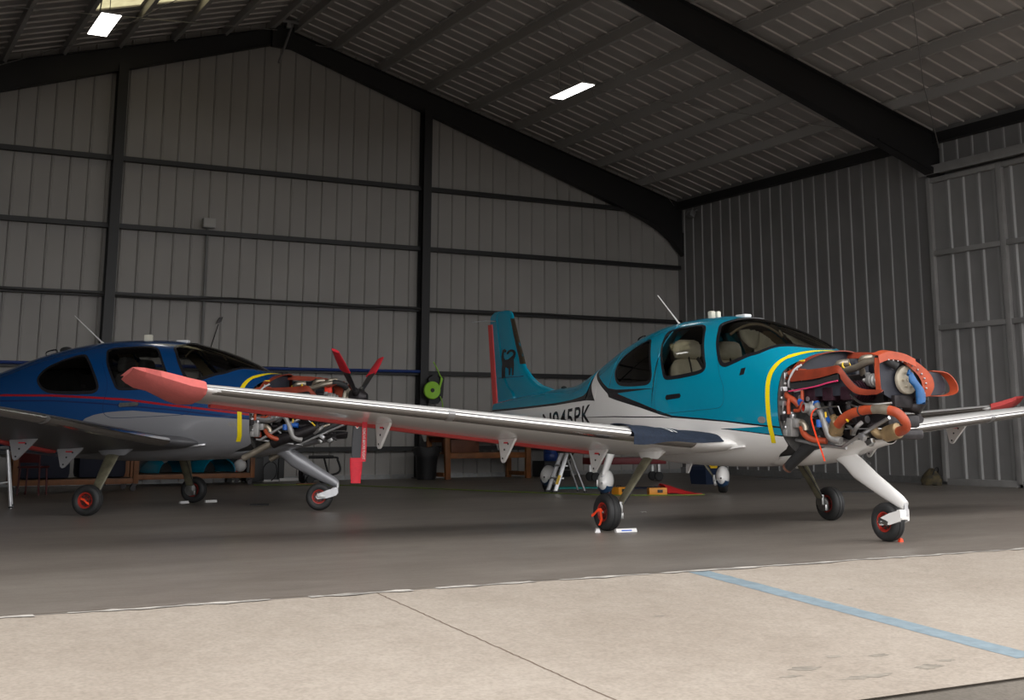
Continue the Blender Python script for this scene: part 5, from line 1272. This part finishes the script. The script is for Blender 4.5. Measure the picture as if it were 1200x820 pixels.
# bin
bn = empty('waste_bin', (11.78, 26.25, 0)); tag(bn, 'black waste bin with a black liner against the wall column', 'bin')
bb_ = MB(); bb_.lathe([(.0, 0), (.20, 0), (.215, .04), (.255, .62), (.275, .66)], (0, 0, 0), (0, 0, 1), 28); bb_.build('bin_body', PLASTBLK, bn)
l_ = MB(); rows = []
for z, r in ((.52, .268), (.60, .285), (.69, .29), (.71, .275), (.66, .25)): rows.append([(math.cos(t) * r * (1 + .03 * math.sin(7 * t + z * 20)), math.sin(t) * r * (1 + .03 * math.cos(5 * t)), z + .015 * math.sin(4 * t)) for t in np.linspace(0, 2 * PI, 33)[:-1]])
l_.grid(rows, closed=True); l_.add([(.28, 0, .66), (.36, -.02, .70), (.37, 0, .60), (.29, .03, .6)], [(0, 1, 2, 3)]); l_.build('bin_liner', RUBBER, bn)
MB().lathe([(0, .63), (.25, .63)], (0, 0, 0), (0, 0, 1), 24).build('bin_contents', PLASTBLK, bn)
# blue drum
dr_ = MB(); dr_.lathe([(0, 0), (.17, 0), (.185, .02), (.19, .15), (.18, .17), (.19, .19), (.19, .36), (.18, .38), (.19, .40), (.185, .54), (.16, .56), (0, .56)], (15.1, 26.5, .36), (0, 0, 1), 24)
cr_ = MB().box((15.1, 26.5, .18), (.7, .6, .36), bev=.02).build('black_crate', PLASTBLK); tag(cr_, 'black crate beside the timber workbench with a blue drum on it', 'crate')
o = dr_.build('drum', PLASTBLUE); tag(o, 'blue plastic drum standing on a black crate by the back wall', 'drum')
# hose reel on the column
rl = empty('hose_reel', (12.02, 26.75, 1.98)); tag(rl, 'lime green hose reel in a black case hung on the wall column', 'hose reel')
r = MB(); r.prism([(-.10, -.30), (.12, -.32), (.24, -.18), (.27, .28), (.16, .30), (.0, .33), (-.12, .25)], lambda u, v, h: (u + .12, h, v), -.02, .14); r.build('case', PLASTBLK, rl)
r = MB(); r.lathe([(.045, -.10), (.075, -.11), (.19, -.11), (.20, -.10), (.20, -.05), (.075, -.05), (.045, -.05)], (.06, 0, -.02), (0, 1, 0), 32); 
r.prism([(.03, .10), (.12, .08), (.19, .0), (.26, .24), (.22, .30), (.17, .08)], lambda u, v, h: (u + .06, h, v), -.10, -.06); r.build('reel_drum', LIME, rl)
r = MB(); r.lathe([(0, -.12), (.045, -.12), (.05, -.09)], (.06, 0, -.02), (0, 1, 0), 16); r.build('reel_hub', PLASTBLK, rl)
r = MB(); silver_tube(r, [(.30, -.08, .24), (.24, -.08, .34), (.18, -.06, .48), (.12, .0, .62)], .014, 5, 8); silver_tube(r, [(.26, -.08, -.15), (.32, -.08, -.3), (.33, -.08, -.5)], .012, 5, 8); r.build('hose_end', LIME, rl)
# hoses and mats on the floor
h = MB(); silver_tube(h, [(7.6, 25.2, .012), (8.9, 24.3, .012), (9.70, 22.3, .012), (10.33, 20.3, .012), (10.9, 18.9, .012), (11.35, 17.85, .012), (12.3, 17.30, .012), (12.7, 17.25, .012)], .009, 10, 8)
o = h.build('air_hose', LIMED); tag(o, 'lime green air hose lying across the dark hangar floor', 'hose')
def mat_(pts, z, m, name, label, cat='mat'):
    o = MB().prism(pts, lambda u, v, q: (u, v, q), .001, z).build(name, m); return tag(o, label, cat)
mat_([(11.72, 20.6), (12.75, 20.35), (12.8, 20.75), (12.2, 21.1), (11.8, 20.9)], .02, CYAN, 'floor_mat', 'turquoise mat on the floor behind the step ladder')
mat_([(12.6, 20.1), (13.6, 19.7), (13.7, 20.05), (12.75, 20.45)], .02, NAVYMAT, 'floor_mat', 'dark navy mat on the floor next to the turquoise mat')
mat_([(5.47, 18.30), (5.70, 18.13), (5.72, 18.19), (5.50, 18.36)], .02, PLASTBLK, 'rubber_strip', 'black rubber strip on the floor below the blue airplane exhaust', 'strip')
mat_([(14.9, 16.95), (15.75, 16.55), (15.8, 16.63), (14.95, 17.03)], .015, PLASTBLK, 'rubber_strip', 'black rubber strip on the floor behind the far wheel of the teal airplane', 'strip')
mat_([(19.0 - .9, 22.6), (18.8, 22.0), (18.9, 22.1), (18.2, 22.75)], .015, PLASTBLK, 'rubber_strip', 'black strip lying near the ribbed right wall', 'strip')
# amber cases, red cover
for k, (x, y, rz, lb) in enumerate(((12.02, 17.62, -.35, 'larger amber plastic case on the floor behind the near wheel, at the red cloth'), (11.62, 18.15, .3, 'smaller amber plastic case half hidden by the gear leg of the teal airplane'))):
    bx = empty('tool_case', (x, y, 0), rz); tag(bx, lb, 'tool case', 'amber tool cases'); sx = .30 if k == 0 else .2
    MB().box((0, 0, .055), (sx, .17, .11), bev=.012).build('case_body', YBOX, bx); MB().box((0, 0, .112), (sx * .98, .165, .02), bev=.006).build('case_lid', YBOX, bx)
    MB().box((sx * .1, -.087, .07), (.09, .008, .05), bev=.003).build('latch', PLASTBLK, bx); MB().tube([(-.06, 0, .12), (-.05, 0, .145), (.05, 0, .145), (.06, 0, .12)], .008, 6).build('case_handle', PLASTBLK, bx)
rc = MB(); rows = []
for i in range(9):
    k = i / 8; rows.append([(12.18 + .62 * k + .02 * math.sin(j), 17.55 + .05 * j - .1 * k, max(.006, .17 * (1 - k) ** 1.2 * math.sin(PI * (j + .4) / 7.6) + .012 * math.sin(j * 2 + i))) for j in range(8)])
rc.sheet(rows, .01); o = rc.build('red_cover', REDPL, None, 60); tag(o, 'crumpled red cloth cover on the floor beside the amber case', 'cover')
# red trolley jack bench
tj = empty('trolley', (15.0, 23.2, 0), -.25); tag(tj, 'low dark red trolley behind the main gear of the teal airplane', 'trolley')
MB().box((0, 0, .42), (1.7, .55, .14), bev=.02).build('deck', REDDK, tj)
for x in (-.7, .7):
    for y in (-.2, .2):
        MB().lathe([(0, -.03), (.09, -.03), (.10, 0), (.09, .03), (0, .03)], (x, y, .10), (0, 1, 0), 18).build('caster', RUBBER, tj); MB().box((x, y, .26), (.05, .05, .2)).build('leg', STEEL, tj)
# blue crate with a yellow lid
bc = empty('tool_tub', (15.55, 21.0, 0), .2); tag(bc, 'dark blue tub with a yellow label beyond the white wheel fairing', 'tub')
t = MB(); t.grid([[(x * w_, y * d_, z) for x, y in ((-1, -1), (1, -1), (1, 1), (-1, 1))] for z, w_, d_ in ((0, .27, .2), (.28, .30, .22), (.34, .26, .2), (.42, .12, .1))], closed=True); t.f.append((12, 13, 14, 15)); t.m.append(0); t.build('tub_body', mat('slate_plastic', (.012, .022, .05), .4), bc, 20)
MB().box((-.05, -.17, .345), (.20, .12, .05), bev=.015, rot=RX(.3)).build('label_plate', YEL, bc)
# camouflage bag at the right wall
bg_ = MB(); rows = []
for z, r in ((0.005, .19), (.08, .21), (.16, .18), (.23, .12), (.28, .07), (.31, .02)): rows.append([(18.78 + math.cos(t) * r * (1 + .12 * math.sin(3 * t + z * 9)), 18.15 + math.sin(t) * r * (1 + .1 * math.cos(4 * t)), z + .015 * math.sin(5 * t + z * 20)) for t in np.linspace(0, 2 * PI, 29)[:-1]])
bg_.grid(rows, closed=True); bg_.f.append(tuple(5 * 28 + i for i in range(28))); bg_.m.append(0); bg_.f.append(tuple(range(28))); bg_.m.append(0)
bgo = bg_.build('duffel_bag', CAMO, None, 60); tag(bgo, 'dark camouflage bag on the floor at the sliding door', 'bag')
MB().tube([(18.68, 18.02, .20), (18.72, 17.98, .32), (18.84, 18.03, .31), (18.88, 18.1, .20)], .014, 8, smooth=4).build('bag_strap', RUBBER, bgo)
# tow tug
tg = empty('tow_tug', (9.1, 25.55, 0)); tag(tg, 'black aircraft tug with a raised tubular handle by the back wall', 'tug')
MB().box((-.1, 0, .13), (.62, .4, .12), bev=.03).build('chassis', PLASTBLK, tg)
m_ = MB(); m_.box((-.32, 0, .22), (.22, .3, .14), bev=.03).lathe([(0, -.1), (.07, -.1), (.07, .1), (0, .1)], (-.05, 0, .22), (1, 0, 0), 16); m_.build('motor', DARKMET, tg)
for x in (-.3, .12):
    for s in (-1, 1): MB().lathe([(0, -.03), (.08, -.03), (.09, 0), (.08, .03), (0, .03)], (x, s * .22, .09), (0, 1, 0), 20).build('wheel', TYRE, tg)
h = MB(); silver_tube(h, [(.12, 0, .16), (.34, 0, .19), (.42, 0, .28), (.36, 0, .46), (.30, 0, .52), (-.26, 0, .53)], .022, 6, 10); h.tube([(.06, 0, .52), (.16, 0, .2)], .02, 10); h.tube([(-.26, 0, .53), (.26, 0, .53)], .034, 12); h.build('tow_handle', STEELDK, tg)
o = MB().box((8.75, 25.2, .012), (.55, .09, .022), bev=.004).build('timber_plank', WOODO); tag(o, 'short orange plank on the floor in front of the black tug', 'plank')

# rolling racks of cowlings behind the blue airplane
def rack(name, x, y, L, rz, label, D=.9, Hh=1.0, z0=.18, mid=None):
    r = empty(name, (x, y, 0), rz); tag(r, label, 'rolling rack', 'orange timber rolling racks')
    for z in ((z0, Hh) if mid is None else (z0, mid, Hh)):
        for s in (-1, 1): MB().box((0, s * D / 2, z), (L, .05, .09), bev=.004).build('rail', WOODO, r)
        MB().box((0, 0, z + .045), (L, D, .015)).build('shelf_board', mat('ply', (.11, .055, .025), .7), r)
    for xx in (-L / 2, L / 2):
        for s in (-1, 1):
            MB().box((xx, s * D / 2, (Hh + z0) / 2), (.09, .07, Hh - z0 + .09), bev=.004).build('post', WOODO, r)
            c_ = MB(); c_.lathe([(0, -.02), (.05, -.02), (.055, 0), (.05, .02), (0, .02)], (xx * .96, s * D / 2, .056), (0, 1, 0), 16); c_.box((xx * .96, s * D / 2, .125), (.05, .06, .04), bev=.006); c_.build('caster', DARKMET, r)
    return r
rack('rolling_rack', 4.05, 24.3, 2.0, -.02, 'orange timber rolling rack behind the near wheel of the blue airplane')
rack('rolling_rack', 6.55, 26.2, 2.35, -.0, 'orange timber rolling rack holding turquoise cowlings below the blue airplane')
def cowl(x, y, z, rz, m, label):
    o = MB(); rows = []
    for q in np.linspace(-.5, .5, 9):
        rows.append([(math.cos(t) * .42 * (1 - .5 * q * q), q * .75, .02 + math.sin(t) * .34 * (1 - .6 * q * q)) for t in np.linspace(0, PI, 21)])
    o.sheet(rows, -.02); o = o.build('cowling', m, None, 60); o.location = (x, y, z); o.rotation_euler = (0, 0, rz); return tag(o, label, 'cowling', 'turquoise cowlings')
COWLT = mat('turquoise_gloss', (.0, .16, .26), .25, coat=.5)
cowl(6.08, 26.08, .235, .3, COWLT, 'turquoise cowling half on the rack, left one of two'); cowl(6.95, 26.08, .235, .3, COWLT, 'turquoise cowling half on the rack, right one of two')
o = MB().ball((7.55, 26.0, .37), (.13, .13, .13), 18).build('white_globe', WHITEPL); tag(o, 'white round cap on the timber rack beside the black seat', 'cap')
sb = MB().ball((7.52, 26.38, .535), (.13, .16, .29), 16).build('black_bag', RUBBER); tag(sb, 'black padded bag on the timber rack behind the white cap', 'bag')
o = MB().prism([(-.06, 0), (.02, 0), (.05, .62), (-.02, .62)], lambda u, v, h: (u, h, v), -.03, .03).build('upright_board', NEON); o.location = (7.68, 26.58, .235); tag(o, 'narrow orange-red panel standing upright on the timber rack', 'panel')
o = MB().box((8.05, 26.8, .26), (.36, .34, .5), bev=.02).build('black_case', PLASTBLK); tag(o, 'black case on the floor between the timber rack and grey door', 'case'); 
DKC = mat('dark_blue_cloth', (.006, .008, .02), .8)
for (x, y, w_, h_, lb) in ((3.52, 24.25, .86, .62, 'left of two dark bundles on the near timber rack'), (4.5, 24.3, .82, .66, 'right of two dark bundles on the near timber rack')):
    o = MB().box((x, y, .235 + h_ / 2), (w_, .6, h_), bev=.09).build('dark_bundle', DKC); tag(o, lb, 'bundle', 'dark bundles on the rack')
o = MB().box((6.4, 26.57, .236 + .36), (1.7, .12, .72), bev=.05).build('black_filler', RUBBER); tag(o, 'long black cushion block added behind the turquoise cowlings', 'filler')  # added block, only there to turn the space behind the cowlings black
cb = MB(); silver_tube(cb, [(8.32, 26.9, .02), (8.30, 26.85, .3), (8.42, 26.8, .42), (8.55, 26.8, .35), (8.58, 26.85, .15), (8.46, 26.8, .03)], .012, 6, 8); o = cb.build('cable_loop', RUBBER); tag(o, 'black cord looped on the floor in front of the grey door', 'cord')
o = MB().box((9.0, 27.08, .035), (.55, .06, .06)).build('white_batten', WHITEPL); tag(o, 'white batten on the floor at the foot of the grey door', 'batten')
# trestle at the left edge
ts = empty('work_stand', (2.25, 19.55, 0), -.15); tag(ts, 'light metal trestle stand at the left edge under the blue airplane wing', 'work stand')
for x, s in ((-.22, -1), (.22, 1)):
    for y in (-.3, .3): MB().tube([(x * 1.0, y, 0), (x * .55, y * .9, .80)], .022, 10).build('leg', ALU, ts); MB().ball((x, y, .02), (.03, .03, .02), 10).build('foot', RUBBER, ts)
MB().tube([(-.19, -.29, .30), (.19, -.29, .36)], .014, 8).build('cross_bar', ALU, ts); MB().box((0, 0, .82), (.3, .66, .05), bev=.01).build('top_bar', PLASTBLK, ts)
o = MB(); 
for x in (-.18, .18):
    for y in (-.16, .16): o.tube([(x, y, 0), (x * .9, y * .9, .45)], .016, 8)
o.box((0, 0, .46), (.40, .36, .03), bev=.01); o.box((0, .17, .66), (.36, .03, .25), bev=.01); o.tube([(-.17, .17, .45), (-.17, .18, .75)], .014, 8).tube([(.17, .17, .45), (.17, .18, .75)], .014, 8)
o = o.build('chair', mat('dim_red_metal', (.07, .004, .005), .5)); o.location = (3.25, 23.3, 0); o.rotation_euler = (0, 0, 2.6); tag(o, 'dim red metal chair behind the blue airplane wing bracket', 'chair')
# tow pin hanging from the blue near wing
# ------------------------------------------------------------------ ceiling lights, cables, wall fittings
def light(x, y, z, L, w_, rz, label):
    l = empty('ceiling_light', (x, y, z), rz); tag(l, label, 'ceiling light', 'flat ceiling lights')
    MB().box((0, 0, .025), (w_ + .03, L + .03, .04), bev=.006).build('housing', PURL, l)
    MB().box((0, 0, .0), (w_, L, .012)).build('diffuser', LED, l)
    for s in (-1, 1):
        zt = zroof(x) - .2 - z; MB().tube([(0, s * L * .36, .04), (0, s * L * .36, zt)], .007, 6).build('hanger', STEEL, l)
    q = MB(); silver_tube(q, [(0, L * .30, .05), (.0, L * .42, .3), (.04, L * .46, zt)], .012, 5, 8); q.build('supply_cord', PURL, l)
    return l
light(13.07, 22.04, 8.0, 1.30, .30, 0, 'lit flat ceiling light hung under the right roof slope')
light(3.72, 22.25, 8.0, 1.30, .32, 0, 'lit flat ceiling light hung by the skylight at the left')
def cable(pts, r, m, label, cat='cable', grp=None, name='bracing_cable'):
    q = MB(); q.tube(pts, r, 6); o = q.build(name, m); return tag(o, label, cat, grp)
WIRE = mat('wire_grey', (.22, .21, .20), .5)
cable([(11.0, 19.8, zroof(11.0) - .24), (14.15, 22.86, 8.2), (19.0, 26.83, 6.84)], .008, WIRE, 'thin bracing cable from the upper roof down to the back right corner', grp='bracing cables')
cable([(19.1, 18.2, 6.85), (15.5, 21.0, 7.75), (9.0, 26.5, 9.6)], .008, WIRE, 'thin bracing cable crossing under the right roof to the ridge', grp='bracing cables')
cable([(2.03, 22.23, 8.05), (8.04, 26.31, 9.75)], .008, WIRE, 'thin bracing cable under the left roof slope by the lit light', grp='bracing cables')
cable([(1.5, 26.4, 7.7), (3.9, 23.2, 8.1), (5.3, 21.0, 8.7)], .008, WIRE, 'thin bracing cable rising past the left ceiling light', grp='bracing cables')
cable([(15.2, 14.5, 8.0), (17.2, 16.27, 7.33), (19.15, 17.8, 6.62)], .010, WIRE, 'thin pale cable hanging beside the right knee of the steel frame', grp='bracing cables')
q = MB(); q.tube([(8.50, 26.62, 10.1), (8.2, 26.6, 9.1)], .03, 10); q.box((8.52, 26.6, 10.08), (.55, .08, .07), bev=.01); q.box((8.38, 26.58, 9.98), (.1, .1, .12), bev=.01)
o = q.build('ridge_bracket', GALV); tag(o, 'grey metal T-shaped bracket hanging at the ridge', 'bracket')
# electrical box, conduit, cable runs on the girts
eb = empty('junction_box', (6.93, 27.0, 5.36)); tag(eb, 'grey junction box with a conduit dropping down the back wall', 'junction box')
MB().box((0, 0, .08), (.26, .16, .20), bev=.01).build('box_body', mat('box_grey', (.36, .35, .34), .5), eb); MB().tube([(0, .11, 0), (0.02, .11, -4.9)], .028, 10).build('conduit', mat('conduit_grey', (.16, .158, .155), .5), eb)
MB().box((0, -.085, .08), (.2, .01, .15), bev=.004).build('cover_plate', PURL, eb)
cb = MB(); pts = [(XL + .1, 26.93, 3.83)]; rnd = random.Random(9)
x = XL + .1
while x < 19.1: x += 1.0; pts.append((x, 26.93 + rnd.uniform(-.015, .015), 3.825 + rnd.uniform(-.045, .03)))
silver_tube(cb, pts, .017, 5, 8); o = cb.build('power_cable', mat('cable_black', (.03, .028, .027), .6)); tag(o, 'sagging black cable run along the middle wall girt', 'cable')
bh = MB(); silver_tube(bh, [(XL + .1, 26.94, 2.37), (4.0, 26.94, 2.385), (8.0, 26.94, 2.38), (12.0, 26.93, 2.39)], .034, 6, 10); o = bh.build('air_line', PLASTBLUE); tag(o, 'blue air line running along the lower wall girt', 'air line')
fld = empty('floodlight', (19.15, 26.3, 6.55), 0); tag(fld, 'small floodlight under the eave in the back right corner', 'floodlight')
MB().box((0, 0, 0), (.16, .22, .16), bev=.02, rot=RY(.5)).build('lamp_body', GALV, fld); MB().tube([(.06, 0, .05), (.2, 0, .12)], .02, 8).build('lamp_arm', GALV, fld)
pg = MB(); pg.prism([(7.22, 3.30), (7.28, 3.44), (7.36, 3.46), (7.33, 3.36)], lambda u, v, h: (u, 27.12 + h, v), -.02, .03); pg.tube([(7.27, 27.12, 3.3), (7.05, 27.13, 2.5)], .01, 6); o = pg.build('wall_hook', DARKMET); tag(o, 'small dark hook and cord on the back wall right of the conduit', 'hook')
# scraps of paper on the floor
for i, (x, y, lb) in enumerate(((9.25, 13.9, 'white scrap of paper on the bare floor under the near wing'), (11.4, 8.55, 'white scrap of paper near the threshold right of the nose wheel'))):
    o = MB().sheet([[(x + dx, y + dy, .004 + .015 * ((dx * 30 + dy * 25) % 1)) for dx in (0, .03, .07)] for dy in (0, .03, .06)], .002).build('paper_scrap', WHITEPL); tag(o, lb, 'paper scrap', 'paper scraps')
bpy.context.view_layer.update()
